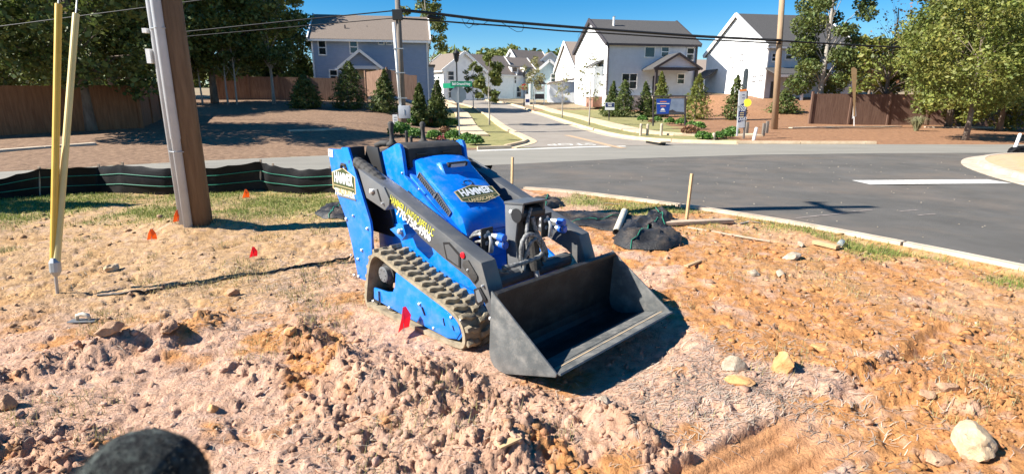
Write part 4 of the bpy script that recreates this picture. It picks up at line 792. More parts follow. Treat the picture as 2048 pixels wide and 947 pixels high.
# ------------------------------------------------------------------ timber fences
mat('fence_orange', [(.15, .062, .027), (.21, .095, .042), (.26, .125, .06)], 3, .9, stretch=(4, 4, .4), bump=.3); mat('fence_brown', [(.16, .09, .06), (.24, .14, .095), (.30, .19, .13)], 3, .9, stretch=(4, 4, .4), bump=.3); mat('fence_red', [(.11, .058, .038), (.16, .09, .062), (.20, .118, .082)], 3, .9, stretch=(4, 4, .4), bump=.3)
def fence(label, pts, hgt, m, bay=2.4, steps=True):
    p0 = pts[0]; root = thing('timber_fence', label, 'fence', p0); off = Vector(p0)
    for a, b in zip(pts[:-1], pts[1:]):
        a = Vector(a); b = Vector(b); L_ = (b - a).length; n = max(1, round(L_ / bay)); d = (b - a) / n; rz = math.atan2(d.y, d.x); bl = Vector((d.x, d.y, 0)).length
        for i in range(n):
            p = a + d * i - off; nx = Vector((-math.sin(rz), math.cos(rz), 0))
            mb = MB(); npl = int(bl / .145)
            for k in range(npl):
                c_ = p + d * ((k + .5) / npl); mb.box((c_.x, c_.y, c_.z + hgt / 2 - .1), (bl / npl - .003, .022, hgt - .06 + .03 * random.random()), rz)
            pn = mb.build('fence_panel', m, root, fix=False)
            MB().box((p.x, p.y, p.z + hgt / 2 - .05), (.13, .16, hgt + .14), rz).build('fence_post', m, root, fix=False)
            for zz_ in (.3, hgt - .35): q = p + d * .5 + nx * .05; MB().box((q.x, q.y, q.z + zz_), (bl - .1, .04, .09), rz).build('rail', m, pn, fix=False)
        e = b - off; MB().box((e.x, e.y, e.z + hgt / 2 - .05), (.13, .16, hgt + .14), rz).build('fence_post', m, root, fix=False)
    return root
fa = og(-260, 285); fb = og(284, 257); fc = og(338, 230); fd = at(440, 209, 47); fd.z = zf(fd.x, fd.y)
fence('orange-brown plank fence at the far left, under the dark trees', [fa, fb, fc], 2.05, 'fence_orange')
fe = at(734, 205, 49.5); fe.z = zf(fe.x, fe.y); fm = at(560, 205, 48.5); fm.z = zf(fm.x, fm.y)
fence('weathered brown plank fence in front of the blue-grey house', [fd, fm, fe], 2.05, 'fence_brown')
f1 = at(776, 200, 48); f1.z = zf(f1.x, f1.y) + .9; f2 = at(834, 200, 48); f2.z = zf(f2.x, f2.y) + .9
fence('raised plank fence panel behind the utility pole with the grey box', [fe + Vector((0, 0, .5)), f1, f2], 2.1, 'fence_brown')
g0 = og(1618, 248); g1 = og(1850, 250); g2 = og(2160, 252)
fence('dark red-brown fence behind the oak and the bare tree on the right', [g0, g1, g2], 2.3, 'fence_red', bay=2.6)
# ------------------------------------------------------------------ trees and plants
mat('bark', [(.10, .075, .055), (.17, .13, .10), (.22, .18, .14)], 6, .95, stretch=(1, 1, .3), bump=.8, bscale=14); mat('bark_pale', [(.30, .27, .23), (.40, .36, .31)], 6, .95, bump=.5)
mat('leaf_dark', [(.060, .085, .020), (.105, .14, .032), (.18, .20, .05)], .8, .6, island=.45, transl=.28)
mat('leaf_mid', [(.085, .11, .022), (.14, .17, .036), (.22, .225, .055)], .8, .6, island=.45, transl=.3)
mat('leaf_yellow', [(.12, .155, .028), (.19, .215, .042), (.28, .26, .055)], .7, .6, island=.4, transl=.32)
mat('leaf_conifer', [(.050, .080, .016), (.090, .125, .026), (.145, .17, .04)], 1.2, .65, island=.4, transl=.15)
mat('leaf_box', [(.055, .125, .018), (.09, .19, .03), (.13, .24, .04)], 4, .6, island=.35, transl=.15)
mat('leaf_red', [(.16, .07, .04), (.24, .12, .06), (.16, .13, .05)], 4, .7, island=.4, transl=.2)
mat('leaf_sparse', [(.20, .19, .07), (.27, .26, .10), (.30, .27, .14)], 4, .7, island=.4, transl=.3)
def leaf_quads(P, s, rg, up=.35, asp=.6):
    n = len(P); N = rg.normal(size=(n, 3)); N[:, 2] += up * 2; N /= np.linalg.norm(N, axis=1)[:, None]
    T = rg.normal(size=(n, 3)); T -= (T * N).sum(1)[:, None] * N; T /= np.linalg.norm(T, axis=1)[:, None]; B = np.cross(N, T)
    s = (np.asarray(s) * (.45 + 1.1 * rg.random(n) ** 1.6))[:, None]; a = T * s; b = B * s * asp
    V = np.stack([P - a, P - b * 1.0 + a * .1, P + a, P + b + a * .1], 1).reshape(-1, 3); return V, np.arange(4 * n).reshape(-1, 4)
def clump_points(cl, n, rg, shell=.45):
    C_ = np.array([c for c, r in cl]); r_ = np.array([r for c, r in cl]); w = r_ ** 2.2; k = rg.choice(len(cl), n, p=w / w.sum())
    D = rg.normal(size=(n, 3)); D /= np.linalg.norm(D, axis=1)[:, None]; rad = rg.random(n) ** shell
    P = C_[k] + D * (r_[k] * rad)[:, None] * np.array([1, 1, .72]); return P
def add_crown(root, cl, n, s, m, seed, name='crown', shell=.45, **kw):
    rg = np.random.default_rng(seed); V, F = leaf_quads(clump_points(cl, n, rg, shell), s, rg, **kw); return fast_mesh(name, V, F, m, root)
def tree(name, label, loc, h, cw, n, s, m, seed, th=.35, tr=.2, flat=1.0, lean=0, clumps=26, cat='tree', group=None, bark='bark', low=.28, shell=.45):
    """h height, cw crown half width, th share of clear trunk, low lowest crown height share"""
    rg = np.random.default_rng(seed); root = thing(name, label, cat, loc, 0, group); mb = MB(); k = 9
    pts = [Vector((lean * t * t + .12 * h * .1 * math.sin(seed + 5 * t) * t, .02 * h * math.cos(seed * 2 + 4 * t) * t, h * .92 * t)) for t in np.linspace(0, 1, k)]; pts[0].z = -.3
    mb.tube(pts, [tr * (1.25 if i == 0 else 1 - .82 * i / (k - 1)) for i in range(k)], 9); cl = []
    for i in range(clumps):
        zt = low + (1 - low) * ((i + rg.random()) / clumps); prof = (math.sin(math.pi * min(1, (zt - low) / (1 - low) * .82 + .16)) ** .7) * cw * flat
        a = i * 2.4 + rg.random(); rr_ = prof * rg.uniform(.35, .92); base = pts[min(k - 1, max(2, int(zt * .72 * k)))]
        tip = Vector((pts[min(k - 1, int(zt * (k - 1)))].x + rr_ * math.cos(a), rr_ * math.sin(a), h * zt * .97)); cr = cw * rg.uniform(.18, .36) * (.75 + .4 * prof / cw)
        midp = base.lerp(tip, .5) + Vector((0, 0, .06 * h * rg.random())); r0 = tr * .32 * (1.2 - zt)
        mb.tube([base, midp, tip, tip + (tip - midp) * .25], [r0, r0 * .7, r0 * .35, r0 * .12], 5, caps=False); cl.append((tuple(tip), cr))
    mb.build('trunk', bark, root, smooth=True, fix=False); add_crown(root, cl, n, s, m, seed + 1, shell=shell); return root
def conifer(name, label, loc, h, r, n, s, seed, m='leaf_conifer', group=None, cat='tree', ragged=.2):
    rg = np.random.default_rng(seed); root = thing(name, label, cat, loc, 0, group); MB().tube([(0, 0, -.2), (0, 0, h * .9)], [.09, .02], 7).build('trunk', 'bark', root, fix=False)
    t = rg.random(n) ** .75; z = h * (1 - t) * .98 + .02 * h; a = rg.uniform(0, 2 * math.pi, n); lay = 1 + ragged * np.sin(z / h * 34 + 3 * np.sin(a * 3 + seed)) * .6 + ragged * np.sin(a * 5 + z * 4) * .5
    a = a + .0; lean_ = rg.normal(0, .05, 2)
    cell = rg.uniform(.45, 1.35, (17, 40)); lay = lay * (1 + ragged * 1.6 * (cell[(a * 16 / 6.2832).astype(int) % 17, np.minimum((z / h * 26).astype(int), 39)] - .95)) + 0
    prof = np.where(t < .85, (t / .85) ** rg.uniform(.55, .95), 1 - .35 * (t - .85) / .15); rad = r * prof * lay * (.45 + .55 * rg.random(n) ** .4) + .03
    P = np.stack([rad * np.cos(a) + lean_[0] * z, rad * np.sin(a) + lean_[1] * z, z - .12 * rad], 1); V, F = leaf_quads(P, s, rg, up=.5, asp=.45); fast_mesh('crown', V, F, m, root); return root
def shrub(name, label, loc, r, seed, m='leaf_box', group=None, n=900, s=None, hz=.85, cat='shrub'):
    rg = np.random.default_rng(seed); root = thing(name, label, cat, loc, 0, group); MB().tube([(0, 0, -.1), (.02, 0, r * .9)], [.04, .02], 6).build('stem', 'bark', root, fix=False)
    D = rg.normal(size=(n, 3)); D /= np.linalg.norm(D, axis=1)[:, None]; D[:, 2] = np.abs(D[:, 2]) * 1.0 + (D[:, 2] < 0) * -.35 * np.abs(D[:, 2]); bump = 1 + .10 * np.sin(D[:, 0] * 6 + seed) * np.cos(D[:, 1] * 7)
    P = D * (r * bump * (.6 + .4 * rg.random(n) ** .3))[:, None]; P[:, 2] = P[:, 2] * hz + r * .30
    V, F = leaf_quads(P, s or r * .16, rg, up=.2); fast_mesh('foliage', V, F, m, root); return root
def b_at(px, Y, py=205): p = at(px, py, Y); return Vector((p.x, Y, zf(p.x, Y)))
# big trees on the left
tree('cedar_tree', 'dark cedar with pale painted trunk base standing at the far left fence', og(183, 262), 9.5, 4.6, 30000, .12, 'leaf_dark', 3, tr=.22, low=.24, clumps=40)
tree('broadleaf_tree', 'low bushy tree hanging over the fence at the left picture edge', b_at(20, 35), 6.5, 4.2, 12000, .13, 'leaf_mid', 4, tr=.15, low=.12, clumps=30)
tree('broadleaf_tree', 'dense dark tree at the left edge of the picture, overhanging the fence', b_at(-40, 33), 12.5, 5.0, 24000, .14, 'leaf_mid', 5, tr=.26, low=.22, clumps=36)
tree('broadleaf_tree', 'tall dark tree directly behind the near pole with grey conduits', b_at(330, 40), 13.5, 5.2, 28000, .14, 'leaf_dark', 8, tr=.28, low=.20, clumps=40)
tree('broadleaf_tree', 'dark many-branched tree just right of the near pole', b_at(430, 42), 14, 4.9, 30000, .14, 'leaf_mid', 12, tr=.26, low=.16, clumps=42)
tree('broadleaf_tree', 'slender tree with pale stem in front of the brown fence', b_at(548, 43), 11.0, 3.0, 12000, .13, 'leaf_dark', 15, tr=.12, low=.25, clumps=30, bark='bark_pale')
tree('broadleaf_tree', 'yellow-green tree touching the left corner of the blue-grey house', b_at(570, 60), 12, 4.4, 15000, .17, 'leaf_yellow', 18, tr=.2, low=.1, clumps=32)
tree('broadleaf_tree', 'tall tree behind the far left fence, its top cut off by the frame', b_at(230, 50), 17, 6.5, 22000, .19, 'leaf_mid', 21, tr=.3, low=.15, clumps=40)
tree('broadleaf_tree', 'dark background tree between the near pole and the blue-grey house', b_at(500, 58), 16, 5.2, 16000, .19, 'leaf_dark', 24, tr=.3, low=.1, clumps=36)
tree('broadleaf_tree', 'background tree filling the upper left corner of the picture', b_at(60, 55), 18, 7, 20000, .21, 'leaf_dark', 27, tr=.3, low=.15, clumps=40)
for k, px in enumerate((405, 456, 474)): tree('young_tree', ['thin bare stem left of the dark branched tree', 'thin leaning stem in the shade of the dark trees', 'short thin stem nearest the sunlit mulch among the dark trees'][k], b_at(px, 41), 5.5, 1.2, 900, .15, 'leaf_dark', 60 + k, tr=.07, low=.5, clumps=10, bark='bark_pale')
tree('pine_tree', 'tall thin pine rising behind the right end of the blue-grey house', b_at(858, 74), 16.5, 3.6, 7000, .19, 'leaf_mid', 31, tr=.2, low=.38, clumps=20, bark='bark_pale', shell=.7)
# columnar evergreens along the left fence and corner bed
for k, (px, Y, top, hw, lab) in enumerate(((612, 40, 150, 30, 'dark pointed evergreen, leftmost along the brown fence'), (697, 41, 122, 34, 'tall dark evergreen in front of the porch of the blue-grey house'), (766, 40, 138, 27, 'dark evergreen just left of the utility pole with the grey box'), (838, 35, 166, 17, 'slim bright evergreen just right of the utility pole'), (872, 36, 160, 24, 'broad evergreen behind the corner bed, left of the street sign'))):
    b = b_at(px, Y); h = at(px, top, Y).z - b.z; conifer('evergreen', lab, b, h, hw / FPX * Y * .92, 6500, .085, 70 + k, 'leaf_conifer', 'evergreens along the left fence', ragged=.4)
conifer('evergreen', 'evergreen standing just beyond the left picture edge, seen by its shadow on the grass', (-10.6, 7.85, zf(-10.6, 7.85)), 3.6, .8, 4000, .09, 99, ragged=.3)
# small evergreens in front of the corner house
for k, (px, Y, top, hw, lab) in enumerate(((1219, 52, 162, 15, 'small pointed evergreen left of the navy street-name board'), (1249, 51, 160, 17, 'pointed evergreen below the double window of the corner house'), (1297, 51, 163, 16, 'pointed evergreen left of the framed blue billboard'), (1326, 52, 142, 17, 'evergreen rising behind the framed blue billboard'), (1392, 47, 146, 26, 'bushy evergreen just right of the framed blue billboard'), (1470, 46, 150, 18, 'pointed evergreen behind the tall banner sign'), (1572, 50, 178, 24, 'round evergreen bush right of the tall wooden pole'))):
    b = b_at(px, Y); h = at(px, top, Y).z - b.z; conifer('evergreen', lab, b, h, hw / FPX * Y * 1.1, 4600, .09, 90 + k, 'leaf_yellow' if k in (3, 4) else 'leaf_conifer', 'evergreens around the corner house', ragged=.45)
# rounded shrubs
for k, (px, py, r_) in enumerate(((802, 272, 16), (831, 277, 12), (869, 279, 11), (907, 281, 12), (934, 285, 11), (950, 290, 12), (904, 254, 10), (818, 250, 10))):
    b = og(px, py); shrub('boxwood', ['largest clipped boxwood, directly below the grey meter box', 'clipped boxwood second to the right of the grey meter box', 'clipped boxwood beside the tiny red flowers', 'clipped boxwood just left of the stop sign post', 'clipped boxwood just right of the stop sign post', 'rightmost clipped boxwood, nearest the kerb corner', 'small clipped boxwood at the back of the bed beside the sidewalk', 'small clipped boxwood behind the foot of the pole with the meter box'][k], b, r_ / FPX * b.y * 1.45, 110 + k, group='clipped boxwoods in the left corner bed')
for k, (px, py, r_, lab) in enumerate(((890, 270, 12, 'brownish dried shrub among the green boxwoods'), (856, 252, 15, 'reddish-brown spreading shrub near the grey box'), (884, 252, 14, 'reddish-brown spreading shrub left of the street sign post'), (1380, 270, 15, 'brownish shrub at the front of the right corner bed'), (1303, 246, 6, 'small brown shrub under the framed billboard'))):
    b = og(px, py); shrub('brown_shrub', lab, b, r_ / FPX * b.y * 1.15, 130 + k, m='leaf_red', n=700)
b = og(883, 281); shrub('red_flower', 'tiny dark red flowering plant among the boxwoods', b, .22, 140, m=mat('leaf_crimson', [(.25, .02, .03), (.32, .05, .05)], 4, .7, island=.4), n=200)
for k, (px, py, r_) in enumerate(((1285, 243, 8), (1315, 244, 7), (1339, 248, 8), (1362, 250, 9), (1383, 254, 8), (1397, 259, 10), (1404, 279, 11), (1418, 280, 9), (1434, 279, 10), (1452, 277, 12), (1463, 270, 11))):
    b = og(px, py); shrub('low_shrub', ['small low shrub left of the billboard', 'low shrub under the blue panel of the billboard', 'low shrub under the grey photo of the billboard', 'low shrub at the foot of the right billboard post', 'first low shrub right of the billboard', 'low shrub behind the brownish shrub of the right corner bed', 'leftmost low shrub of the front row at the right kerb', 'second low shrub of the front row at the right kerb', 'low shrub beside the short stub marker', 'largest low shrub of the front row near the banner sign', 'low shrub nearest the foot of the banner sign'][k], b, r_ / FPX * b.y * 1.3, 150 + k, group='low shrubs in the right corner bed')
# young street trees
for k, (px, py, h, cw, n, lab) in enumerate(((1178, 250, 4.8, 1.1, 260, 'nearly bare young street tree in front of the corner house'), (1124, 236, 4.6, 1.0, 240, 'nearly bare young street tree left of the corner house'), (979, 250, 4.8, 1.35, 2600, 'leafy young street tree between sidewalk and left kerb'), (947, 219, 5.4, 1.5, 1500, 'darker young street tree farther up the left sidewalk'), (1067, 218, 6.0, 1.7, 1100, 'pale young tree beside the lamp post with the red stop sign'))):
    b = og(px, py); tree('street_tree', lab, b, h, cw, n, .09 if k < 2 else .12, 'leaf_sparse' if k in (0, 1, 4) else 'leaf_mid', 170 + k, tr=.06, low=.36, clumps=14, bark='bark_pale', group='young street trees')
# right-hand trees
tree('oak_tree', 'dark spreading oak in front of the white gabled house', b_at(1638, 42), 12.5, 3.3, 22000, .105, 'leaf_dark', 201, tr=.24, low=.20, clumps=30, bark='bark_pale')
tree('bare_tree', 'nearly leafless dark tree in front of the red-brown fence', b_at(1768, 42), 9.0, 3.4, 500, .10, 'leaf_red', 205, tr=.17, low=.22, clumps=46)
tree('maple_tree', 'yellow-green maple with full crown at the right edge', og(1930, 281), 8.2, 3.5, 34000, .082, 'leaf_yellow', 209, tr=.13, low=.20, clumps=40)
tree('maple_tree', 'yellow-green tree cut off by the right picture edge', b_at(2075, 31), 9.2, 3.4, 22000, .09, 'leaf_yellow', 212, tr=.14, low=.18, clumps=34)
tree('broadleaf_tree', 'tall dark tree towering behind the yellow-green maple', b_at(1960, 46), 17, 5.2, 20000, .17, 'leaf_mid', 215, tr=.3, low=.25, clumps=36)
tree('broadleaf_tree', 'tall dark tree in the upper right corner of the picture', b_at(2110, 44), 18, 5.5, 14000, .19, 'leaf_dark', 218, tr=.3, low=.2, clumps=34)
tree('broadleaf_tree', 'full green tree behind the maple, right of the bare tree', b_at(1905, 38), 10.5, 3.8, 24000, .11, 'leaf_mid', 230, tr=.2, low=.10, clumps=36)
tree('broadleaf_tree', 'bushy yellow-green tree low at the right picture edge', b_at(2010, 34), 7.5, 3.6, 20000, .10, 'leaf_yellow', 233, tr=.16, low=.08, clumps=34)
tree('broadleaf_tree', 'low yellow-green tree peeking over the red-brown fence beside the bare tree', b_at(1735, 56), 6.2, 3.4, 5000, .2, 'leaf_yellow', 221, tr=.16, low=.15, clumps=24)
tree('broadleaf_tree', 'green tree behind the red-brown fence between bare tree and maple', b_at(1825, 54), 7.6, 3.6, 6000, .2, 'leaf_mid', 224, tr=.16, low=.15, clumps=24)
# plume grass on the right bank
b = og(1832, 262); root = thing('grass_clump', 'pale fountain grass clump on the mulch in front of the red-brown fence', 'grass', b); rg = np.random.default_rng(5); n = 420
a = rg.uniform(0, 6.28, n); le = rg.uniform(.5, 1.15, n); sp = rg.uniform(.05, .75, n); V = []
for i in range(n):
    d = Vector((math.cos(a[i]), math.sin(a[i]), 0)); p0 = d * .12 * rg.random(); p1 = p0 + d * sp[i] * le[i] * .5 + Vector((0, 0, le[i] * .75)); p2 = p0 + d * sp[i] * le[i] * 1.1 + Vector((0, 0, le[i] * (.95 - .5 * sp[i]))); w_ = Vector((-d.y, d.x, 0)) * .012
    V += [p0 - w_, p0 + w_, p1 + w_, p1 - w_, p1 - w_, p1 + w_, p2 + w_ * .2, p2 - w_ * .2]
fast_mesh('blades', [tuple(v) for v in V], np.arange(len(V)).reshape(-1, 4), mat('plume', [(.26, .27, .13), (.40, .38, .22)], 2, .8, island=.3, transl=.3), root)
# wooded ridge far behind the houses
rg = np.random.default_rng(77); cl = []
for i in range(640):
    x = rg.uniform(-210, 190) if i % 3 else rg.uniform(-45, 45); y = rg.uniform(150, 200); top = 11.2 + 2.0 * math.sin(x * .05 + 1.4) + rg.uniform(-2.2, 2.2) + (y - 170) * .05
    top *= .78 if x > 35 else 1
    for k in range(3): cl.append(((x + rg.normal() * 1.5, y, 2 + top * (.3 + .32 * k)), rg.uniform(2.4, 4.2) * (1 - .16 * k)))
V, F = leaf_quads(clump_points(cl, 115000, rg), .75, rg); o = fast_mesh('wooded_ridge', V, F, 'leaf_mid', kind='stuff'); tag(o, 'dense wood covering the ridge behind the houses', 'wood')
# ------------------------------------------------------------------ poles, wires, street furniture
mat('pole_wood', [(.10, .065, .040), (.155, .10, .062), (.20, .135, .085)], 4, .9, stretch=(4, 4, .35), bump=.5, bscale=20)
mat('pole_grey', [(.14, .12, .10), (.20, .17, .145)], 4, .9, stretch=(4, 4, .35), bump=.5, bscale=20)
mat('conduit', [(.42, .44, .47), (.50, .52, .55)], 3, .5, metal=0, dirt=((.3, .28, .25), .3, 4)); mat('steel', [(.36, .37, .37), (.46, .47, .47)], 6, .45, metal=.6)
mat('yellow_plastic', [(.62, .36, .03), (.72, .45, .06)], 3, .45); mat('yellow_faded', [(.60, .48, .18), (.68, .56, .24)], 3, .5); mat('cable', [(.012, .012, .013)], 4, .6)
mat('sign_green', [(.0, .20, .10)], 5, .4); mat('sign_back', [(.33, .35, .36), (.40, .42, .43)], 4, .45, metal=.4); mat('sign_red', [(.45, .015, .03)], 5, .4); mat('navy', [(.012, .025, .12)], 5, .4); mat('sign_blue', [(.01, .06, .36)], 5, .4); mat('orange_vinyl', [(.85, .25, .05)], 5, .5); mat('yellow_vinyl', [(.85, .62, .03)], 5, .5)
mat('flag_orange', [(.95, .12, .01)], 6, .5, transl=.4); mat('flag_red', [(.75, .01, .02)], 6, .5, transl=.35); mat('wood_raw', [(.40, .26, .13), (.54, .37, .20)], 6, .85, stretch=(1, 6, 6), bump=.3); mat('wood_old', [(.30, .22, .15), (.46, .34, .24), (.52, .42, .32)], 6, .9, stretch=(1, 5, 5), bump=.4)
np0 = lg(402, 449)
NP = thing('utility_pole', 'brown wooden utility pole with two grey conduits rising from the dirt on the left', 'utility pole', np0)
H_ = 8.1; MB().tube([(0, 0, -.4), (0, 0, 3), (0, 0, H_)], [.14, .132, .11], 20).build('post', 'pole_wood', NP, smooth=True)
MB().tube([(-.165, -.07, -.3), (-.152, -.07, 7.2)], .060, 16).build('conduit', 'conduit', NP, smooth=True)
MB().tube([(-.065, -.165, -.3), (-.06, -.165, 1.05), (-.06, -.165, 1.055), (-.052, -.155, 7.0)], [.050, .050, .056, .052], 16).build('conduit', 'conduit', NP, smooth=True)
for z in (.9, 2.3, 4.2): MB().tube([(-.226, -.07, z), (-.18, -.13, z), (-.065, -.222, z), (.02, -.17, z)], .007, 6).build('strap', 'steel', NP)
MB().bar((0, -.6, H_ - .75), (0, .6, H_ - .65), .1, .12).build('crossarm', 'pole_wood', NP)
for y in (-.5, .5): MB().tube([(0, y, H_ - .66), (0, y, H_ - .5), (0, y, H_ - .42)], [.03, .05, .03], 8).build('insulator', 'conduit', NP)
MB().box((-.26, -.1, 2.28), (.05, .06, .05)).build('bracket', 'white_trim', NP); MB().box((-.255, -.1, 2.0), (.05, .07, .16)).build('bracket', 'white_trim', NP)
MB().tube([(.16, -.02, 2.66), (.2, -.03, 2.66)], .03, 10).build('tag_plate', 'steel', NP)
# guy wires in yellow guards
g0 = lg(113, 588); G0 = thing('guy_anchor', 'two yellow guy-wire guards joined at a steel ground anchor on the left', 'guy wire', g0)
def L0(v, o): return tuple(Vector(v) - Vector(o))
yb = g0.y; e = at(110, 536, yb - .0); MB().tube([L0(g0 + Vector((0, 0, -.1)), g0), L0(e, g0)], .012, 8).build('anchor_rod', 'steel', G0)
MB().tube([L0(e + Vector((0, 0, -.07)), g0), L0(e + Vector((0, 0, -.03)), g0), L0(e + Vector((0, .01, .05)), g0), L0(e + Vector((0, .01, .09)), g0)], [.02, .042, .042, .02], 10).build('anchor_clevis', 'steel', G0)
for (px, py, dy, m, bx) in ((117, 9, .60, 'yellow_plastic', 107), (152, 28, .74, 'yellow_faded', 113)):
    a = at(bx, 528, yb + .01); t = at(px, py, yb + dy); MB().tube([L0(a, g0), L0(t, g0)], .0265, 14).build('guy_guard', m, G0, smooth=False)
    top = t + (t - a) * 1.9; MB().tube([L0(t, g0), L0(top, g0)], .006, 6).build('guy_wire', 'steel', G0)
# grey pole at the corner
p1 = og(808, 262); U1 = thing('utility_pole', 'grey-brown utility pole with white riser pipe and grey meter box at the left corner', 'utility pole', p1); p1t = at(792, -60, p1.y + .2) - p1
MB().tube([(0, 0, -.3), tuple(p1t)], [.17, .13], 14).build('post', 'pole_grey', U1, smooth=True)
rt_ = at(787, 45, p1.y - .2) - p1; rb_ = at(801, 216, p1.y - .2) - p1; MB().tube([tuple(rb_), tuple(rt_)], .075, 12).build('riser_pipe', 'white_paint', U1, smooth=True)
for t in (.12, .42, .7): c_ = rb_.lerp(rt_, t); MB().bar(c_ + Vector((-.12, -.08, 0)), c_ + Vector((.42, -.08, 0)), .05, .05).build('strap', 'steel', U1)
bc = at(809, 224, p1.y - .3) - p1; MB().box(tuple(bc), (.62, .25, .68)).build('meter_box', 'conduit', U1, bevel=.02); MB().box(tuple(bc + Vector((.02, -.135, .0))), (.02, .02, .3)).build('box_seam', 'steel', U1)
c_ = at(795, 30, p1.y) - p1; MB().box(tuple(c_), (.5, .3, .5)).build('cable_bracket', 'cable', U1)
# warm pole on the right
p2 = og(1549, 259); U2 = thing('utility_pole', 'plain tan wooden utility pole on the right in front of the white gabled house', 'utility pole', p2); p2t = at(1569, -80, p2.y) - p2
MB().tube([(0, 0, -.3), tuple(p2t)], [.20, .15], 14).build('post', mat('pole_tan', [(.30, .20, .12), (.40, .28, .17)], 4, .9, stretch=(4, 4, .4), bump=.4), U2, smooth=True)
# overhead cables
def cable(label, pts, r_, name='overhead_cable', group='overhead cables'):
    P = [at(px, py, Yd) for px, py, Yd in pts]; k = len(P); A = np.array([tuple(p) for p in P]); tt = np.linspace(0, k - 1, (k - 1) * 8 + 1); Q_ = [Vector([np.interp(x, range(k), A[:, c]) for c in range(3)]) for x in tt]; m = len(Q_)
    for _ in range(2): Q_ = [Q_[0]] + [(Q_[i - 1] + Q_[i] * 2 + Q_[i + 1]) / 4 for i in range(1, m - 1)] + [Q_[-1]]
    o = MB().tube(Q_, r_, 5).build(name, 'cable', None, smooth=True, fix=False); return tag(o, label, 'cable', group)
ya, yb2 = p1.y, p2.y
cable('upper thick cable from the grey corner pole to the tan pole on the right', [(795, 20, ya), (850, 25, ya + .6), (978, 41, ya + 1.8), (1038, 46, ya + 2.3), (1175, 57, ya + 3.6), (1400, 73, ya + 5), (1562, 81, yb2 - .25)], .08)
cable('lower cable from the grey corner pole to the tan pole on the right', [(795, 37, ya), (850, 40, ya + .6), (935, 47, ya + 1.5), (1021, 53, ya + 2.2), (1123, 62, ya + 3.2), (1200, 66, ya + 4), (1400, 79, ya + 5), (1562, 87, yb2 - .25)], .045)
cable('cable running from the tan pole into the trees at the right', [(1562, 82, yb2 - .25), (1700, 90, 38), (1860, 98, 38), (2100, 104, 38)], .05)
cable('upper cable from the grey corner pole to the left past the dark trees', [(795, 21, ya), (620, 38, 30), (330, 68, 30), (0, 101, 29), (-200, 122, 28)], .032)
cable('lower cable from the grey corner pole to the left past the dark trees', [(795, 36, ya), (620, 51, 30), (330, 77, 30), (0, 106, 29), (-200, 127, 28)], .022)
cable('single thin wire crossing the upper left corner', [(-100, 64, 16), (0, 53, 16), (330, 10, 16), (520, -16, 16)], .013)
cable('slack cable loop hanging left of centre under the upper cable', [(922, 34, ya + 1.4), (930, 50, ya + 1.4), (938, 57, ya + 1.4), (946, 50, ya + 1.4), (948, 42, ya + 1.4), (940, 38, ya + 1.4), (934, 46, ya + 1.4), (950, 51, ya + 1.5), (966, 49, ya + 1.6), (977, 42, ya + 1.7)], .014, 'cable_loop')
cable('larger slack cable loop hanging right of centre under the upper cable', [(1003, 45, ya + 2), (1018, 55, ya + 2.1), (1034, 64, ya + 2.2), (1044, 63, ya + 2.3), (1048, 54, ya + 2.3), (1044, 47, ya + 2.3)], .014, 'cable_loop')
cable('thin wire ring hanging below the cables left of the corner house', [(1165 + 9 * math.cos(a), 74 + 8 * math.sin(a), ya + 3.6) for a in np.linspace(-1.6, 4.7, 14)], .008, 'wire_ring')
c_ = at(868, 35, ya + .8); o = MB().tube([c_ + Vector((-.38, 0, .05)), c_ + Vector((-.34, 0, .05)), c_ + Vector((.34, 0, -.05)), c_ + Vector((.38, 0, -.05))], [.06, .10, .10, .06], 10).build('splice_case', 'cable'); tag(o, 'black splice case hanging on the cables right of the grey corner pole', 'splice case')
# stop sign seen from behind with the street name blades
sp_ = og(919, 283); SS_ = thing('stop_sign', 'back of a stop sign on a steel post with green street name blade on top', 'road sign', sp_)
def tz(py): return at(919, py, sp_.y).z - sp_.z
MB().box((0, 0, tz(172) / 2 - .15), (.06, .05, tz(172) + .3)).build('post', 'steel', SS_)
zc = tz(189); MB().prism([(.375 * math.cos(R(22.5 + 45 * k)) / math.cos(R(22.5)) , .375 * math.sin(R(22.5 + 45 * k)) / math.cos(R(22.5))) for k in range(8)], lambda p, t: Vector((p[0] * .92, t + .15 * p[0], zc + p[1])), .03, .036).build('octagon_plate', 'sign_back', SS_)
zs = tz(168); w0, w1 = at(901, 168, sp_.y).x - sp_.x, at(944, 168, sp_.y).x - sp_.x
MB().box(((w0 + w1) / 2, -.03, zs), (w1 - w0, .012, .24)).build('street_name_blade', 'sign_green', SS_); t = MB(); put_text(t, 'Ball Ground Hwy', .17, ((w0 + w1) / 2, -.038, zs), (1, 0, 0), (0, 0, 1), bold=.003, sx=.86 * (w1 - w0) / 1.22); t.build('lettering', 'white_paint', SS_, fix=False)
MB().box((-.45, .25, tz(171)), (.02, .8, .22), rz=.9).build('cross_street_blade', 'sign_green', SS_)
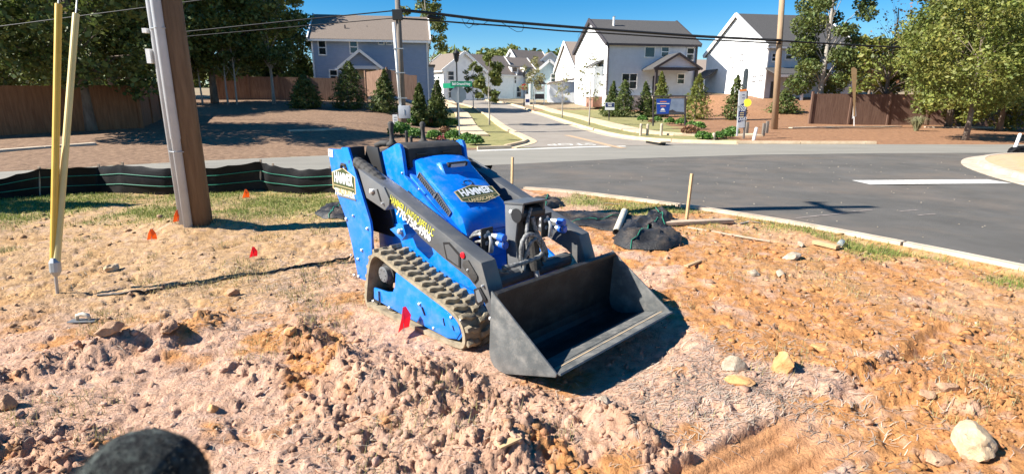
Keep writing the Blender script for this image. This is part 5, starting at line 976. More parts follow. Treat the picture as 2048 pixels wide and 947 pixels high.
# street lamps
def lamp(label, base, top, red=False, hgt=None):
    L_ = thing('street_lamp', label, 'street lamp', base, 0, 'black street lamps'); h = top
    MB().tube([(0, 0, -.2), (0, 0, .5), (0, 0, .52), (0, 0, h - .75)], [.11, .10, .06, .045], 12).build('post', 'black', L_)
    MB().tube([(0, 0, h - .75), (0, 0, h - .68), (0, 0, h - .66), (0, 0, h - .2)], [.05, .13, .11, .20], 6).build('lantern_glass', 'glass', L_); MB().tube([(0, 0, h - .2), (0, 0, h - .16), (0, 0, h - .02), (0, 0, h + .1)], [.24, .24, .10, .02], 8).build('lantern_cap', 'black', L_)
    for k in range(6): a = k * math.pi / 3; MB().bar((.11 * math.cos(a), .11 * math.sin(a), h - .67), (.205 * math.cos(a), .205 * math.sin(a), h - .19), .025).build('lantern_bar', 'black', L_)
    return L_
b = og(916, 251); lamp('black lantern street lamp directly behind the stop sign', b, at(913, 101, b.y).z - b.z)
b = og(1048, 213); h = at(1047, 143, b.y).z - b.z; l2 = lamp('black lantern street lamp carrying a red stop sign up the street', b, h)
zc = at(1048, 174, b.y).z - b.z; MB().prism([(.40 * math.cos(R(22.5 + 45 * k)), .40 * math.sin(R(22.5 + 45 * k))) for k in range(8)], lambda p, t: Vector((p[0], t, zc + p[1])), -.12, -.10).build('stop_plate', 'sign_red', l2)
t = MB(); put_text(t, 'STOP', .27, (0, -.125, zc), (1, 0, 0), (0, 0, 1), bold=.006, sx=.95); t.build('lettering', 'white_paint', l2, fix=False)
# framed billboard, street-name board, banner sign, mailbox board
def PB(p, b): return Vector(p) - Vector(b)
b = og(1307, 252); Yb = b.y; BB = thing('billboard', 'dark framed billboard with blue panel and grey photo on two posts', 'sign', b)
def q(px, py, dy=0): return at(px, py, Yb + dy) - b
for px0, t0, px1 in ((1307, 194, 1306), (1371, 193, 1370)): MB().bar(tuple(q(px1, 256)), tuple(q(px0, t0)), .09).build('post', 'dark_trim', BB)
MB().bar(tuple(q(1305, 193)), tuple(q(1373, 192)), .09).build('top_rail', 'dark_trim', BB); MB().bar(tuple(q(1307, 229)), tuple(q(1371, 228)), .08).build('bottom_rail', 'dark_trim', BB)
MB().add([q(1312, 197), q(1369, 196), q(1369, 227), q(1312, 228)] + [q(1312, 197, .04), q(1369, 196, .04), q(1369, 227, .04), q(1312, 228, .04)], [(0, 1, 2, 3), (7, 6, 5, 4), (0, 4, 5, 1), (1, 5, 6, 2), (2, 6, 7, 3), (3, 7, 4, 0)]).build('board', mat('board_grey', [(.40, .40, .36)], 3, .5), BB)
MB().add([q(1341, 198, -.01), q(1368, 197, -.01), q(1368, 226, -.01), q(1337, 226, -.01)], [(0, 1, 2, 3)]).build('photo_panel', mat('photo_sky', [(.16, .21, .30), (.24, .29, .38), (.13, .13, .13)], 1.1, .4), BB, fix=False)
MB().add([q(1337, 222, -.012), q(1345, 219, -.012), q(1352, 223, -.012), q(1368, 224.5, -.012), q(1368, 226, -.012), q(1337, 226, -.012)], [(0, 1, 2, 3, 4, 5)]).build('photo_panel', 'dark_trim', BB, fix=False)
MB().add([q(1313, 198, -.015), q(1342, 198, -.015), q(1337, 229, -.015), q(1314, 229.5, -.015)], [(0, 1, 2, 3)]).build('blue_panel', 'sign_blue', BB, fix=False)
for y0, y1, m, x0, x1 in ((202.5, 204, 'orange_vinyl', 1320, 1333), (206.5, 208, 'white_paint', 1314, 1339), (211.5, 213, 'orange_vinyl', 1321, 1332), (222, 223.2, 'white_paint', 1320, 1331)):
    MB().add([q(x0, y0, -.02), q(x1, y0, -.02), q(x1, y1, -.02), q(x0, y1, -.02)], [(0, 1, 2, 3)]).build('print_line', m, BB, fix=False)
MB().add([q(1325.5 + 4.2 * math.cos(a), 220.5 - 4.5 * math.sin(a), -.02) for a in np.linspace(0, math.pi, 9)], [tuple(range(9))]).build('logo', 'white_paint', BB, fix=False)
b = og(1218, 241); Yb = b.y; NB = thing('name_board', 'small navy and white board on a single post beside the sidewalk', 'sign', b)
MB().bar(tuple(q(1218, 243)), tuple(q(1218, 205)), .07).build('post', 'dark_trim', NB)
MB().add([q(1210, 205, -.05), q(1229, 205, -.05), q(1229, 220, -.05), q(1210, 220, -.05), q(1210, 205), q(1229, 205), q(1229, 220), q(1210, 220)], [(0, 1, 2, 3), (7, 6, 5, 4), (0, 4, 5, 1), (1, 5, 6, 2), (2, 6, 7, 3), (3, 7, 4, 0)]).build('board', 'white_paint', NB)
MB().add([q(1211, 206, -.06), q(1228, 206, -.06), q(1228, 214.2, -.06), q(1211, 214.2, -.06)], [(0, 1, 2, 3)]).build('navy_panel', 'navy', NB, fix=False)
for y0, x0, x1 in ((207.6, 1215, 1224), (211, 1216, 1223.5)): MB().add([q(x0, y0, -.07), q(x1, y0, -.07), q(x1, y0 + 1.5, -.07), q(x0, y0 + 1.5, -.07)], [(0, 1, 2, 3)]).build('print_line', 'white_paint', NB, fix=False)
b = og(1482, 278); Yb = b.y; FB = thing('banner_sign', 'tall narrow white and navy banner sign with orange top between two posts', 'sign', b)
MB().bar(tuple(q(1474, 272)), tuple(q(1479.5, 180)), .07).build('post', 'conduit', FB); MB().bar(tuple(q(1487, 280)), tuple(q(1494.5, 181)), .08).build('post', 'pole_grey', FB)
def lerp_q(u, t, dy): return q(1475 + 4.5 * (1 - t) + u * 14.5, 179 + t * 77 - 1.0 * u, dy)
def ban(u0, t0, u1, t1, m, dy, name): MB().add([lerp_q(u0, t0, dy), lerp_q(u1, t0, dy), lerp_q(u1, t1, dy), lerp_q(u0, t1, dy)], [(0, 1, 2, 3)]).build(name, m, FB, fix=False)
ban(0, 0, 1, 1, mat('banner_vinyl', [(.80, .80, .80)], 4, .5, transl=.5), -.05, 'banner_cloth'); ban(0, 0, 1, .055, 'orange_vinyl', -.056, 'banner_band')
MB().add([lerp_q(0.03, .42, -.056), lerp_q(.97, .34, -.056), lerp_q(.97, .80, -.056), lerp_q(.03, .86, -.056)], [(0, 1, 2, 3)]).build('navy_panel', 'navy', FB, fix=False)
for body, t, sz in (('Model', .44, .30), ('Tour', .52, .30), ('TODAY', .77, .26)):
    tm = MB(); put_text(tm, body, sz, lerp_q(.5, t, -.066), (1, 0, .02), (-.04, 0, 1), bold=.004, sx=.62); tm.build('lettering', 'white_paint', FB, fix=False)
for t in (.60, .65, .70): ban(.2, t, .8, t + .022, 'tan_print', -.066, 'print_line')
for t in (.14, .22): ban(.4, t, .75, t + .02, 'navy', -.066, 'print_line')
MB().tube([lerp_q(1.15, .36, -.08), lerp_q(1.15, .36, -.11)], .19, 20).build('yellow_disc', 'yellow_vinyl', FB)
o = og(1497, 268)
for k, (px, py) in enumerate(((1493, 268), (1526, 272), (1533, 266))):
    b = og(px, py); o = MB().box(L0(b + Vector((0, 0, .3)), b), (.14, .14, .75)).build('short_post', 'pole_grey', bevel=.01); o.location = b; tag(o, ['short grey timber post right beside the banner sign', 'short grey timber post left of the tan pole', 'short grey timber post closest to the tan pole'][k], 'post')
for k, (px, py, h, m) in enumerate(((1281, 271, .62, 'concrete'), (1294.5, 271, .60, 'concrete'), (1322, 271, .62, 'concrete'), (1507, 281, .62, 'white_paint'), (1427, 281, .35, 'concrete'))):
    b = og(px, py); o = MB().tube([(0, 0, -.1), (0, 0, h - .02), (0, 0, h + .02)], [.075, .075, .045], 12).build('marker_post', m); o.location = b
    if k == 3: o.rotation_euler = (0, .14, 0)
    tag(o, ['leftmost of three tan marker posts on the corner lawn', 'middle of three tan marker posts on the corner lawn', 'rightmost of three tan marker posts on the corner lawn', 'leaning white marker post beside the tan pole', 'short stub marker among the low shrubs'][k], 'marker')
b = og(791, 250); o = MB().box((0, 0, .30), (.30, .04, .62)).build('yard_sign', 'white_paint'); o.location = b; tag(o, 'small white yard sign left of the grey meter box', 'sign')
t = MB()
for z in (.45, .3, .15): t.box((0, -.025, z), (.16, .01, .05))
t.build('print_line', 'steel', o)
b = og(1709, 252); TF = thing('feather_flag', 'tall tan feather flag with white foot in front of the red-brown fence', 'flag', b); Yb = b.y
MB().tube([(0, 0, -.2), tuple(q(1709, 138))], [.03, .015], 8).build('pole', 'white_paint', TF)
pf = [q(*p) for p in ((1707, 232), (1706, 195), (1703, 150), (1702, 137), (1708, 134), (1714, 139), (1713, 160), (1711, 200), (1710, 232))]; n = len(pf); dy = Vector((.03, .05, 0))
MB().add([p - dy for p in pf] + [p + dy for p in pf], [tuple(range(n)), tuple(range(2 * n - 1, n - 1, -1))] + [(i, (i + 1) % n, (i + 1) % n + n, i + n) for i in range(n)]).build('flag_cloth', mat('flag_tan', [(.42, .27, .13), (.52, .35, .18)], 2, .8, transl=.2), TF)
MB().add([p for p in (q(1704, 238), q(1707, 205), q(1711, 206), q(1713, 232))] + [p + dy for p in (q(1704, 238), q(1707, 205), q(1711, 206), q(1713, 232))], [(0, 1, 2, 3), (7, 6, 5, 4), (0, 4, 5, 1), (1, 5, 6, 2), (2, 6, 7, 3), (3, 7, 4, 0)]).build('flag_foot', 'white_paint', TF)
# pavilion and board beside the lamp up the street
b = og(1079, 208); Yb = b.y; MBX = thing('mailbox_kiosk', 'white mailbox kiosk with small dark roof beside the far street lamp', 'kiosk', b)
w_ = (at(1084, 205, Yb).x - at(1066, 205, Yb).x)
for s_ in (-.5, .5): MB().box((w_ * s_, 0, 1.3), (.12, .12, 2.7)).build('post', 'white_trim', MBX)
MB().box((0, 0, 1.0), (w_, .4, .7)).build('mailbox_bank', 'dark_trim', MBX); MB().box((0, 0, 2.0), (w_, .1, .75)).build('panel', 'white_trim', MBX); MB().prism([(-w_ * .75, 2.6), (w_ * .75, 2.6), (0, 3.3)], lambda p, t: Vector((p[0], t, p[1])), -.6, .6).build('roof', 'roof_dark', MBX)
b = og(1055, 211); Yb = b.y; o = MB().box((0, 0, .75), (.62, .06, 1.4)).build('site_board', 'white_paint'); o.location = b; tag(o, 'white upright board with navy print right of the far street lamp', 'sign'); MB().box((0, -.035, .6), (.5, .01, .4)).build('navy_panel', 'navy', o)
# storm drain in the right kerb
a = og(1309, 289); DR = thing('storm_drain', 'dark storm drain opening in the tan kerb at the right corner', 'drain', a, math.atan2(*(og(1334, 291) - og(1309, 287)).yx)); MB().box((0, .05, .06), (1.3, .3, .16)).build('opening', 'black', DR); MB().box((0, .10, .155), (1.6, .5, .05)).build('lid', 'concrete_tan', DR)
b = og(2026, 308); o = MB().tube([(0, 0, -.05), (.10, 0, .62), (.105, 0, .66)], [.06, .055, .03], 10).build('leaning_pipe', 'white_paint'); o.location = b + Vector((0, 0, .1)); tag(o, 'leaning white pipe wrapped in dark cloth on the right-hand kerb island', 'pipe')
rg = np.random.default_rng(3); V = []
def blob(name, m, c, rad, seed, sub=3, amp=.25, fr_=2.5, parent=None, flat=0, ridged=False, smooth=True, facet=False):
    bm = bmesh.new(); bmesh.ops.create_icosphere(bm, subdivisions=sub, radius=1); me = bpy.data.meshes.new(name); V_ = np.array([v.co[:] for v in bm.verts])
    d = fbm(V_[:, 0] * 1.0 + 5 + seed, V_[:, 1] + V_[:, 2] * 1.7 + 9, 1 / fr_ * 2, 4, seed % 50 + 3); d2 = fbm(V_[:, 1] * 1.0 + seed, V_[:, 2] - V_[:, 0] * 1.3 + 3, 1 / fr_ * 1.3, 3, seed % 40 + 9)
    k = 1 + amp * 2 * (np.abs(d) * 2 - .5 if ridged else d) + amp * d2
    if facet:
        rg_ = np.random.default_rng(seed); N_ = rg_.normal(size=(11, 3)); N_ /= np.linalg.norm(N_, axis=1)[:, None]; D_ = rg_.uniform(.55, .9, 11)
        for n_, dd in zip(N_, D_): pr = V_ @ n_; k = np.where(pr > dd, np.minimum(k, dd / np.maximum(pr, .01) * (1 + amp * .25 * d2)), k)
    V_ = V_ * k[:, None] * np.array(rad)
    if flat: V_[:, 2] = np.maximum(V_[:, 2], -flat)
    for v, p in zip(bm.verts, V_): v.co = p
    bm.to_mesh(me); bm.free(); me.materials.append(MATS[m])
    if smooth: me.polygons.foreach_set('use_smooth', [True] * len(me.polygons)); me.set_sharp_from_angle(angle=R(40))
    o = bpy.data.objects.new(name, me); C.objects.link(o); o.location = c
    if parent: o.parent = parent
    return o
mat('silt_cloth', [(.004, .004, .0045), (.007, .007, .008), (.012, .012, .013)], 3, .55, bump=.25, bscale=60, spec=.2, dirt=((.12, .085, .055), .10, 3)); mat('green_stripe', [(.03, .26, .16)], 5, .5)
mat('loose_cloth', [(.012, .012, .013), (.024, .024, .025), (.04, .04, .04)], 4, .5, bump=.6, bscale=40, spec=.4, dirt=((.22, .15, .09), .4, 4))
blob('cloth', 'silt_cloth', (.15, 0, .03), (.28, .2, .16), 61, 3, .3, parent=o)
# ------------------------------------------------------------------ silt fence along the left of the lot
tops = [(-260, 372), (-120, 362), (0, 356), (76, 337), (195, 332), (243, 328), (330, 336), (430, 334), (520, 322), (545, 330), (600, 338), (660, 336), (760, 340)]
bots = [(-260, 425), (-120, 408), (0, 399), (76, 393), (195, 386), (243, 386), (330, 388), (430, 386), (520, 380), (545, 381), (600, 383), (660, 385), (760, 388)]
sb_ = [lg(*p) for p in bots]; SF = thing('silt_fence', 'sagging black silt fence with green stripes on wooden stakes along the left grass', 'silt fence', sb_[4]); off = sb_[4]
tt_ = []
for p, tpx in zip(sb_, tops): tt_.append(at(tpx[0], tpx[1], p.y))
def interp_list(P, n): A = np.array([tuple(p) for p in P]); t = np.linspace(0, len(P) - 1, n); return np.stack([np.interp(t, range(len(P)), A[:, c]) for c in range(3)], 1)
n = 240; Bt = interp_list(sb_, n); Tp = interp_list(tt_, n); rows = 12; V = []; F = []
wave = .010 * np.sin(np.arange(n) * .21) + .05 * fbm(np.arange(n) * 1.0, np.zeros(n), 22, 2, 4)
for i in range(n):
    for j in range(rows + 1):
        s_ = j / rows; p = Bt[i] * (1 - s_) + Tp[i] * s_; V.append((p[0] - off.x, p[1] + wave[i] * math.sin(s_ * 3.0) * 1.4 - off.y, p[2] - (.06 if j == 0 else 0) - off.z - .02 * abs(math.sin(i * .26)) * (j == rows)))
for i in range(n - 1):
    for j in range(rows): F.append((i * (rows + 1) + j, (i + 1) * (rows + 1) + j, (i + 1) * (rows + 1) + j + 1, i * (rows + 1) + j + 1))
MB().add(V, F).build('fabric', 'silt_cloth', SF, smooth=True, fix=False)
for s_ in (.33, .68, .04):
    k = int(s_ * rows); MB().tube([Vector(V[i * (rows + 1) + k]).lerp(Vector(V[i * (rows + 1) + k + 1]), s_ * rows - k) + Vector((0, -.012, 0)) for i in range(0, n, 2)], .006, 5).build('stripe', 'green_stripe', SF, fix=False)
for k in (1, 3, 4, 5, 8, 9, 11):
    a = sb_[k] - off + Vector((0, .03, -.05)); b = tt_[k] - off + Vector((0, .03, .03)); MB().bar(tuple(a), tuple(b), .03).build('stake', 'wood_old', SF)
# ------------------------------------------------------------------ loose silt cloth, pipe, stakes, boards
def sheet(name, label, outline, hgt, seed, group=None):
    """crumpled cloth lying on the ground: outline in photo points, hgt metres of folds"""
    P = [lg(*p) for p in outline]; c = sum(P, Vector()) / len(P); A = np.array([(p.x, p.y) for p in P]); n = 30; rg = np.random.default_rng(seed); o_ = Vector((c.x, c.y, zlf(c.x, c.y))); V = []; F = []
    m = len(A); rings = 11
    for j in range(rings + 1):
        s_ = j / rings
        for i in range(n):
            t = i / n * m; a = A[int(t) % m]; b = A[(int(t) + 1) % m]; q_ = a + (b - a) * (t - int(t)); x, y = c.x + (q_[0] - c.x) * s_, c.y + (q_[1] - c.y) * s_; V.append((x, y))
        for i in range(n):
            if j: F.append(((j - 1) * n + i, (j - 1) * n + (i + 1) % n, j * n + (i + 1) % n, j * n + i))
    V = np.array(V); f = fbm(V[:, 0] * 1.0, V[:, 1] * 1.5, .42, 3, seed); ed = np.repeat(1 - np.linspace(0, 1, rings + 1) ** 8, n)
    dr = V @ np.array([math.cos(seed), math.sin(seed)]); fold = np.abs(np.sin(dr * 11 + 5 * fbm(V[:, 0], V[:, 1], .5, 2, seed + 1))) ** .7
    z = zl(V[:, 0], V[:, 1]) + .012 + hgt * ed * (.25 + .8 * np.abs(f) * 2 + .55 * fold + .45 * rg.random(len(V)))
    V = V + rg.normal(0, .012, V.shape)
    Vw = np.column_stack([V[:, 0] - o_.x, V[:, 1] - o_.y, z - o_.z]); root = thing(name, label, 'cloth', o_, 0, group); fast_mesh('fabric', Vw, F, 'loose_cloth', root, smooth=False)
    for r_ in (9,):
        idx_ = [j * n + (r_ if j2 == 0 else (r_ + n // 2) % n) for j2 in (1, 0) for j in (range(rings, 0, -1) if j2 else range(0, rings + 1))]; MB().tube([Vector(Vw[k]) + Vector((0, 0, .008)) for k in idx_], .0045, 4).build('stripe', 'green_stripe', root, fix=False)
    return root
sheet('silt_cloth', 'long flattened strip of black silt cloth behind the loader near the kerb', [(1090, 430), (1150, 424), (1260, 438), (1330, 436), (1345, 452), (1290, 468), (1220, 462), (1150, 452), (1100, 445)], .05, 5)
sheet('silt_cloth', 'crumpled black silt cloth bundle with green stripes lying on the grass', [(1226, 478), (1262, 452), (1300, 446), (1330, 462), (1362, 470), (1362, 492), (1330, 502), (1270, 500), (1232, 494)], .10, 9)
sheet('silt_cloth', 'dark folded silt cloth against the kerb beside the wooden stake', [(1286, 455), (1296, 432), (1325, 424), (1344, 440), (1330, 456)], .08, 13)
sheet('silt_cloth', 'black silt cloth heap on the grass behind the blue tower plate', [(628, 428), (655, 410), (700, 404), (720, 425), (690, 440), (650, 440)], .05, 17)
sheet('silt_cloth', 'black silt cloth bunched right behind the loader mast', [(1040, 412), (1075, 396), (1120, 402), (1128, 412), (1090, 422)], .06, 21)
a, b = lg(1232, 472), lg(1248, 440); o_ = a.copy(); PV = thing('plastic_pipe', 'short cream plastic pipe lying against the black silt cloth', 'pipe', o_)
d = (b - a); mb = MB(); mb.tube([Vector((0, 0, .05)), d + Vector((0, 0, .14))], .045, 16, caps=False); mb.tube([Vector((0, 0, .05)), d + Vector((0, 0, .14))], .038, 16, caps=False); k = 16
mb.build('tube', mat('pvc', [(.56, .50, .38), (.64, .58, .46)], 4, .5), PV, smooth=True, fix=False); MB().tube([Vector((0, 0, .05)) + d * .05, Vector((0, 0, .05)) + d * .06], .037, 16).build('pipe_bore', 'black', PV)
for k, (bx, by, tx, ty, lab) in enumerate(((1023, 400, 1025, 314, 'wooden survey stake at the kerb behind the loader hood'), (1372, 442, 1384, 347, 'wooden survey stake leaning beside the fallen plank'))):
    a = lg(bx, by); b = at(tx, ty, a.y + .02); o = MB().bar((0, 0, -.1), tuple(b - a), .038, .03).build('survey_stake', 'wood_raw', bevel=.003); o.location = a; tag(o, lab, 'stake')
def plank(label, a, b, w_, h_, m, lift=.03, name='plank'):
    a, b = lg(*a), lg(*b); c_ = (a + b) / 2; o = MB().bar(tuple(a - c_ + Vector((0, 0, lift))), tuple(b - c_ + Vector((0, 0, lift))), w_, h_).build(name, m, bevel=.004); o.location = c_; return tag(o, label, 'board')
plank('long weathered plank lying along the kerb at the foot of the leaning stake', (1318, 451), (1462, 449), .12, .05, 'wood_old')
plank('short tan board near the clear bottle beside the kerb', (1628, 488), (1676, 499), .10, .04, 'wood_raw')
plank('thin pale batten lying in the grass below the long plank', (1375, 459), (1540, 485), .025, .02, 'wood_old', .02)
plank('small wood scrap lying in the dirt near the bottom centre', (998, 925), (1042, 909), .04, .012, 'wood_raw', .02)
plank('small splintered stick in the orange dirt right of the bucket', (1372, 535), (1400, 525), .04, .02, 'wood_raw', .02)
b = lg(1682, 492); BT = thing('plastic_bottle', 'clear plastic bottle lying beside the kerb near the tan board', 'bottle', b, .9)
gm = bpy.data.materials.new('clear_plastic'); gm.use_nodes = True; g_ = gm.node_tree.nodes['Principled BSDF']; g_.inputs['Base Color'].default_value = (.85, .95, .93, 1); g_.inputs['Transmission Weight'].default_value = .75; g_.inputs['Roughness'].default_value = .12; MATS['clear_plastic'] = gm
MB().tube([(-.10, 0, .04), (-.095, 0, .04), (.05, 0, .04), (.085, 0, .04), (.10, 0, .04)], [.025, .035, .035, .015, .013], 12).build('body', 'clear_plastic', BT, smooth=True); MB().tube([(.10, 0, .04), (.118, 0, .04)], .015, 10).build('cap', 'white_paint', BT)
b = lg(168, 645); FT = thing('hand_float', 'flat concrete hand float with pale wooden handle lying in the dirt on the left', 'tool', b, .05)
MB().box((0, 0, .012), (.20, .07, .010)).build('blade', 'plate_grey', FT, bevel=.003); MB().tube([(-.045, 0, .02), (-.04, 0, .055), (.0, 0, .066), (.04, 0, .055), (.05, 0, .02)], [.012, .015, .017, .015, .012], 8).build('handle', 'pvc', FT, smooth=True)
# utility marker flags
for k, (bx, by, tx, ty, m, lab) in enumerate(((357, 449, 354, 423, 'flag_orange', 'orange marker flag right at the foot of the near pole'), (304, 482, 303, 461, 'flag_orange', 'orange marker flag alone in the dirt left of the near pole'), (492, 399, 492, 381, 'flag_orange', 'orange marker flag on the grass in front of the silt fence'), (507, 518, 506, 497, 'flag_red', 'red marker flag between the near pole and the loader track'), (808, 668, 810, 621, 'flag_red', 'red marker flag standing right beside the loader track'))):
    a = lg(bx, by); t = at(tx, ty, a.y) - a; h = max(t.z, .12) * 1.15; s_ = h * .85; FL = thing('marker_flag', lab, 'flag', a, .2 * k, 'utility marker flags')
    MB().tube([(0, 0, -.05), (0, 0, h)], .0025, 5).build('wire', 'steel', FL); rr_ = random.Random(k); w_ = s_ * .75
    pts = [(0, 0, h), (w_ * .25, .01, h - .005), (w_ * .55, .05 * s_, h - s_ * .45), (w_ * .5, .16 * s_, h - s_ * .98), (0, .05 * s_, h - s_ * .92), (-w_ * .45, -.1 * s_, h - s_ * .95), (-w_ * .2, -.02, h - s_ * .4)]
    cen = (0, -.05 * s_, h - s_ * .5); MB().add(pts + [cen], [(i, (i + 1) % 7, 7) for i in range(7)]).build('flag', m, FL, fix=False)
# black cable on the dirt
P = [lg(*p) for p in ((195, 590), (250, 589), (320, 580), (400, 570), (480, 555), (560, 545), (640, 528), (700, 518))]; A = interp_list(P, 60); c_ = Vector(A[30]); mb = MB(); mb.tube([Vector((p[0], p[1], zlf(p[0], p[1]) + .012)) - c_ for p in A], .010, 6); o = mb.build('ground_cable', 'cable', smooth=True, fix=False); o.location = c_; tag(o, 'thin black cable trailing across the dirt from the left to the loader', 'cable')
# rocks one can tell apart
for k, (px, py, sx, sy_, sz, m, lab) in enumerate((
    (1468, 738, .085, .07, .075, 'pale_rock', 'jagged pale grey rock in the straw right of the bucket'), (1566, 742, .085, .07, .085, 'orange_rock', 'upright orange and cream rock beside the jagged pale rock'), (1478, 765, .08, .06, .03, 'orange_rock', 'flat orange clay slab below the jagged pale rock'),
    (1935, 905, .12, .09, .09, 'cream_rock', 'large cream boulder in the bottom right corner'), (1868, 922, .07, .06, .045, 'clod', 'pinkish stone touching the large cream boulder'), (1207, 806, .045, .035, .03, 'pale_rock', 'small pale stone at the tip of the bucket shadow'),
    (222, 542, .085, .06, .06, 'cream_rock', 'tan angular rock in the dirt left of the cable'), (405, 632, .075, .06, .05, 'clod', 'dark brown clod on top of the clay ridge'), (583, 660, .05, .04, .045, 'orange_rock', 'light orange stone left of the loader track'), (427, 822, .035, .03, .035, 'orange_rock', 'small square orange stone near the bottom left'),
    (1585, 517, .11, .08, .06, 'pale_rock', 'pale crumbly rock on the grass below the kerb'), (1600, 492, .05, .04, .045, 'pale_rock', 'small cream block in the grass left of the tan board'), (1505, 548, .06, .05, .035, 'pale_rock', 'white stone left of the pale crumbly rock'), (1560, 547, .08, .05, .04, 'pale_rock', 'long white stone in the orange dirt below the pale crumbly rock'),
    (322, 436, .07, .05, .05, 'clod', 'lumpy clod just left of the near pole foot'), (228, 700, .09, .06, .05, 'clod', 'brown clod at the left part of the clay ridge'), (345, 676, .10, .05, .045, 'clod', 'long brown clod in the middle of the clay ridge'), (465, 590, .06, .05, .06, 'clod', 'brown clod standing below the black cable'), (20, 815, .04, .04, .06, 'clod', 'dark clod at the left picture edge'), (600, 565, .05, .04, .03, 'clod', 'small dark clod left of the loader rear'),
    (1850, 790, .05, .045, .035, 'clod', 'clod beside a dark hole in the right-hand dirt'), (1640, 700, .07, .05, .03, 'orange_rock', 'broad orange clod in the middle of the right-hand dirt'), (1890, 795, .06, .045, .035, 'clod', 'larger clod near the right picture edge'))):
    p = lg(px, py); o = blob('rock', m, (p.x, p.y, p.z + sz * .35), (sx, sy_, sz), 300 + k, 4, .16, 2.2, facet=True); o.rotation_euler = (0, 0, k * 1.3); tag(o, lab, 'rock')
# ------------------------------------------------------------------ foam ball in the near left corner
fp = at(280, 992, .305); FW = thing('foam_windscreen', 'blurred dark foam ball poking into the bottom left corner close to the camera', 'foam ball', (fp.x, fp.y, zlf(fp.x, max(fp.y, .5))))
mat('foam', [(.002, .002, .002), (.010, .011, .010), (.075, .088, .078), (.20, .23, .20)], 100, .95, bump=1, bscale=160); zc = fp.z - FW.location.z
bl = blob('foam', 'foam', (0, 0, zc), (.0405, .0405, .042), 33, 4, .03, 3, parent=FW); MB().tube([(0, 0, 0), (0, 0, zc - .03)], .008, 10).build('stem', 'black', FW)
rf = np.random.default_rng(9); n = 5200; D = rf.normal(size=(n, 3)); D /= np.linalg.norm(D, axis=1)[:, None]; P = D * .0405 + np.array([0, 0, zc]); T = rf.normal(size=(n, 3)) * .5 + D; T /= np.linalg.norm(T, axis=1)[:, None]; B_ = np.cross(T, rf.normal(size=(n, 3))); B_ /= np.linalg.norm(B_, axis=1)[:, None]; L_ = rf.uniform(.0015, .0045, n)[:, None]
fast_mesh('fuzz', np.stack([P - B_ * .0004, P + B_ * .0004, P + T * L_], 1).reshape(-1, 3), np.arange(3 * n).reshape(-1, 3), mat('fuzz', [(.012, .011, .010), (.06, .06, .052), (.14, .145, .125)], 90, .9, island=.5), FW)
# ------------------------------------------------------------------ scatter on the lot: clods, straw, grass
rg = np.random.default_rng(123)
def lot_points(n, y0=1.0, y1=10.6):
    y = np.exp(rg.uniform(math.log(y0), math.log(y1), n)); x = rg.uniform(-1.18, 1.1, n) * (.45 + 1.0 * y); k = y < y_kerb(x) - .05; return x[k], y[k]
ico = bmesh.new(); bmesh.ops.create_icosphere(ico, subdivisions=1, radius=1); ico.verts.ensure_lookup_table(); IV = np.array([v.co[:] for v in ico.verts]); IF = np.array([[v.index for v in f.verts] for f in ico.faces]); ico.free()
def rocks(n, smin, smax, dens, m, name, label, power=2.6):
    x, y = lot_points(n * 6); d = dens(x, y); k = rg.random(len(x)) < d; x, y = x[k][:n], y[k][:n]; u, v = mach_uv(x, y); k = ~((np.abs(v) < .66) & (u > -.7) & (u < .68)) & (rut_w(x, y) < .4); x, y = x[k], y[k]; n = len(x)
    s = smin + (smax - smin) * rg.random(n) ** power; s *= (.75 + .12 * y)
    J = np.sign(IV)[None] * np.abs(IV)[None] ** rg.uniform(.7, 1.2, (n, 1, 3)) * (1 + .30 * rg.normal(size=(n, len(IV), 1))) * s[:, None, None] * np.stack([rg.uniform(.8, 1.4, n), rg.uniform(.7, 1.1, n), rg.uniform(.5, .9, n)], 1)[:, None]
    for _ in range(6):
        nn_ = rg.normal(size=(n, 1, 3)); nn_ /= np.linalg.norm(nn_, axis=2, keepdims=True); J = J - nn_ * np.maximum(0, (J * nn_).sum(2, keepdims=True) - s[:, None, None] * rg.uniform(.35, .6, (n, 1, 1)))
    a = rg.uniform(0, 6.28, n); c_, s_ = np.cos(a)[:, None], np.sin(a)[:, None]; X = J[:, :, 0] * c_ - J[:, :, 1] * s_ + x[:, None]; Y_ = J[:, :, 0] * s_ + J[:, :, 1] * c_ + y[:, None]; Z = J[:, :, 2] + (zl(x, y) + s * .05)[:, None]
    V = np.stack([X, Y_, Z], 2).reshape(-1, 3); F = (IF[None] + (np.arange(n) * len(IV))[:, None, None]).reshape(-1, 3); o = fast_mesh(name, V, F, m, kind='stuff', cols=np.repeat(zone_cols(x, y) * rg.uniform(.75, 1.15, n)[:, None], len(IV), 0)); tag(o, label, 'clods')
rocks(14000, .003, .034, lambda x, y: np.clip(.04 + .95 * lumps(x, y) + .6 * crumb_w(x, y) + .12 * sm(1.2, 2.8, x), 0, 1), 'crumb', 'clods', 'loose brown clods scattered over the building lot', 8)
rocks(9000, .003, .03, lambda x, y: np.clip(.10 + .6 * sm(1.0, 2.6, x), 0, 1), 'crumb', 'orange_clods', 'loose orange clay crumbs over the right part of the lot', 6)
rocks(400, .004, .012, lambda x, y: .5 + 0 * x, 'pale_rock', 'pebbles', 'pale pebbles scattered over the dirt', 3.0)
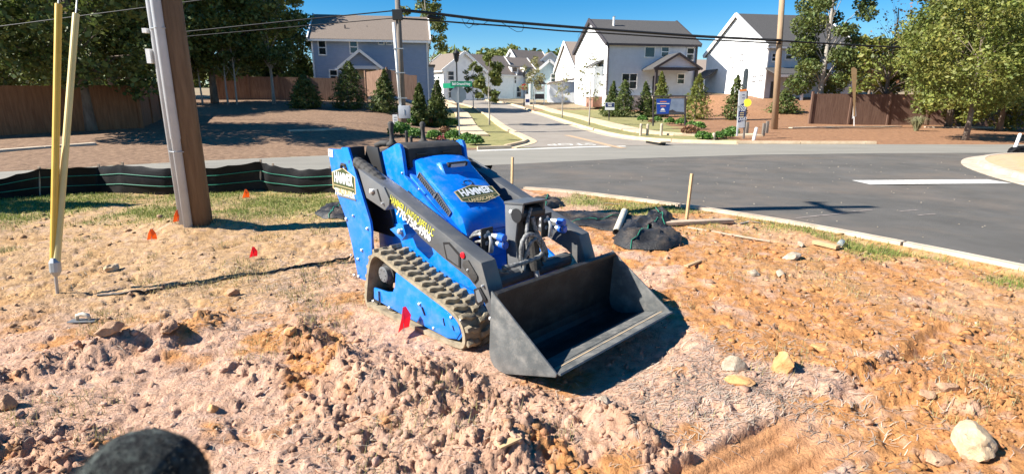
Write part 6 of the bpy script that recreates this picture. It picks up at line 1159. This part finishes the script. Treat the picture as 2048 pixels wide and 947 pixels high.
def straw(n, dens, lmin, lmax, wd, m, name, label, lift=.25):
    x, y = lot_points(n * 5); k = rg.random(len(x)) < dens(x, y); x, y = x[k][:n], y[k][:n]; n = len(x); L_ = rg.uniform(lmin, lmax, n) * (.8 + .06 * y); a = rg.normal(.25, .75, n); dx, dy = np.cos(a) * L_ / 2, np.sin(a) * L_ / 2; w = wd * (.6 + .25 * y); wx, wy = -np.sin(a) * w, np.cos(a) * w
    z0 = zl(x - dx, y - dy); z1 = zl(x + dx, y + dy); zm = np.maximum(zl(x, y), (z0 + z1) / 2); e = rg.uniform(.002, .012, n); bx, by = rg.normal(0, .12, n) * L_ * -np.sin(a), rg.normal(0, .12, n) * L_ * np.cos(a)
    rows = [(x - dx, y - dy, z0 + .003), (x + bx, y + by, zm + e), (x + dx, y + dy, z1 + .003 + e * lift * rg.random(n) * 2)]
    V = np.stack([np.stack([px + s_ * wx, py + s_ * wy, pz], 1) for px, py, pz in rows for s_ in (-1, 1)], 1).reshape(-1, 3); b_ = np.arange(n)[:, None] * 6; F = np.concatenate([b_ + np.array([[0, 1, 3, 2]]), b_ + np.array([[2, 3, 5, 4]])]); o = fast_mesh(name, V, F, m, kind='stuff'); tag(o, label, 'straw')
def sd_(x, y):
    g = sm(-.05, .25, fbm(x, y, .5, 3, 71)); a = P0(1450, 775); b = P0(590, 560); st_ = .95 * np.exp(-((x - a[0]) / .55) ** 2 - ((y - a[1]) / .5) ** 2) + .55 * np.exp(-((x - b[0]) / .9) ** 2 - ((y - b[1]) / 1.0) ** 2) * (.4 + .6 * g)
    return np.clip(.035 + .07 * g + st_, 0, 1) * (1 - .7 * grass_w(x, y)) * (1 - .95 * rut_w(x, y))
straw(26000, sd_, .02, .085, .0013, 'straw', 'straw', 'dry straw strewn over the dirt around the loader')
def blades(n, dens, h0, h1, m, name, label):
    x, y = lot_points(n * 8, 1.6, 10.9); k = rg.random(len(x)) < dens(x, y); x, y = x[k][:n], y[k][:n]; n = len(x); a = rg.uniform(0, 6.28, n); h = rg.uniform(h0, h1, n); w = .0022 * (.5 + .22 * y); ln = rg.normal(0, .5, n) * h; z = zl(x, y) - .005; cx_, sx2 = np.cos(a), np.sin(a)
    V = np.stack([np.stack([x - cx_ * w, y - sx2 * w, z], 1), np.stack([x + cx_ * w, y + sx2 * w, z], 1), np.stack([x - sx2 * ln, y + cx_ * ln, z + h], 1)], 1).reshape(-1, 3); o = fast_mesh(name, V, np.arange(3 * n).reshape(-1, 3), m, kind='stuff'); tag(o, label, 'grass')
blades(85000, lambda x, y: grass_w(x, y) ** 1.3, .02, .06, 'grass', 'grass', 'thin green turf along the silt fence and the kerb')
blades(22000, lambda x, y: np.clip(sm(.18, .36, fbm(x, y, .45, 3, 81)) * (.25 + sm(-.8, -2.4, x) * sm(3.0, 4.5, y)), 0, 1), .02, .07, mat('grass_dry', [(.30, .26, .10), (.42, .35, .16)], 2, .8, island=.3, transl=.2), 'dry_grass', 'sparse dry grass tufts in the dirt')

# grit washed onto the driveway
n = 190; x = rg.uniform(1.5, 14, n); y = rg.uniform(5, 18, n); k = (y > y_kerb(x) + .25) & (y < y_near(x) - .2); x, y = x[k], y[k]; n = len(x); s = rg.uniform(.004, .013, n) * (.5 + .06 * y)
J = IV[None] * s[:, None, None] * np.array([1.2, 1, .55]) * (1 + .25 * rg.normal(size=(n, len(IV), 1))); V = J + np.stack([x, y, zg(x, y) + s * .3], 1)[:, None]
o = fast_mesh('road_grit', V.reshape(-1, 3), (IF[None] + (np.arange(n) * len(IV))[:, None, None]).reshape(-1, 3), 'pale_rock', kind='stuff'); tag(o, 'pale grit and crumbs scattered over the dark driveway', 'grit')
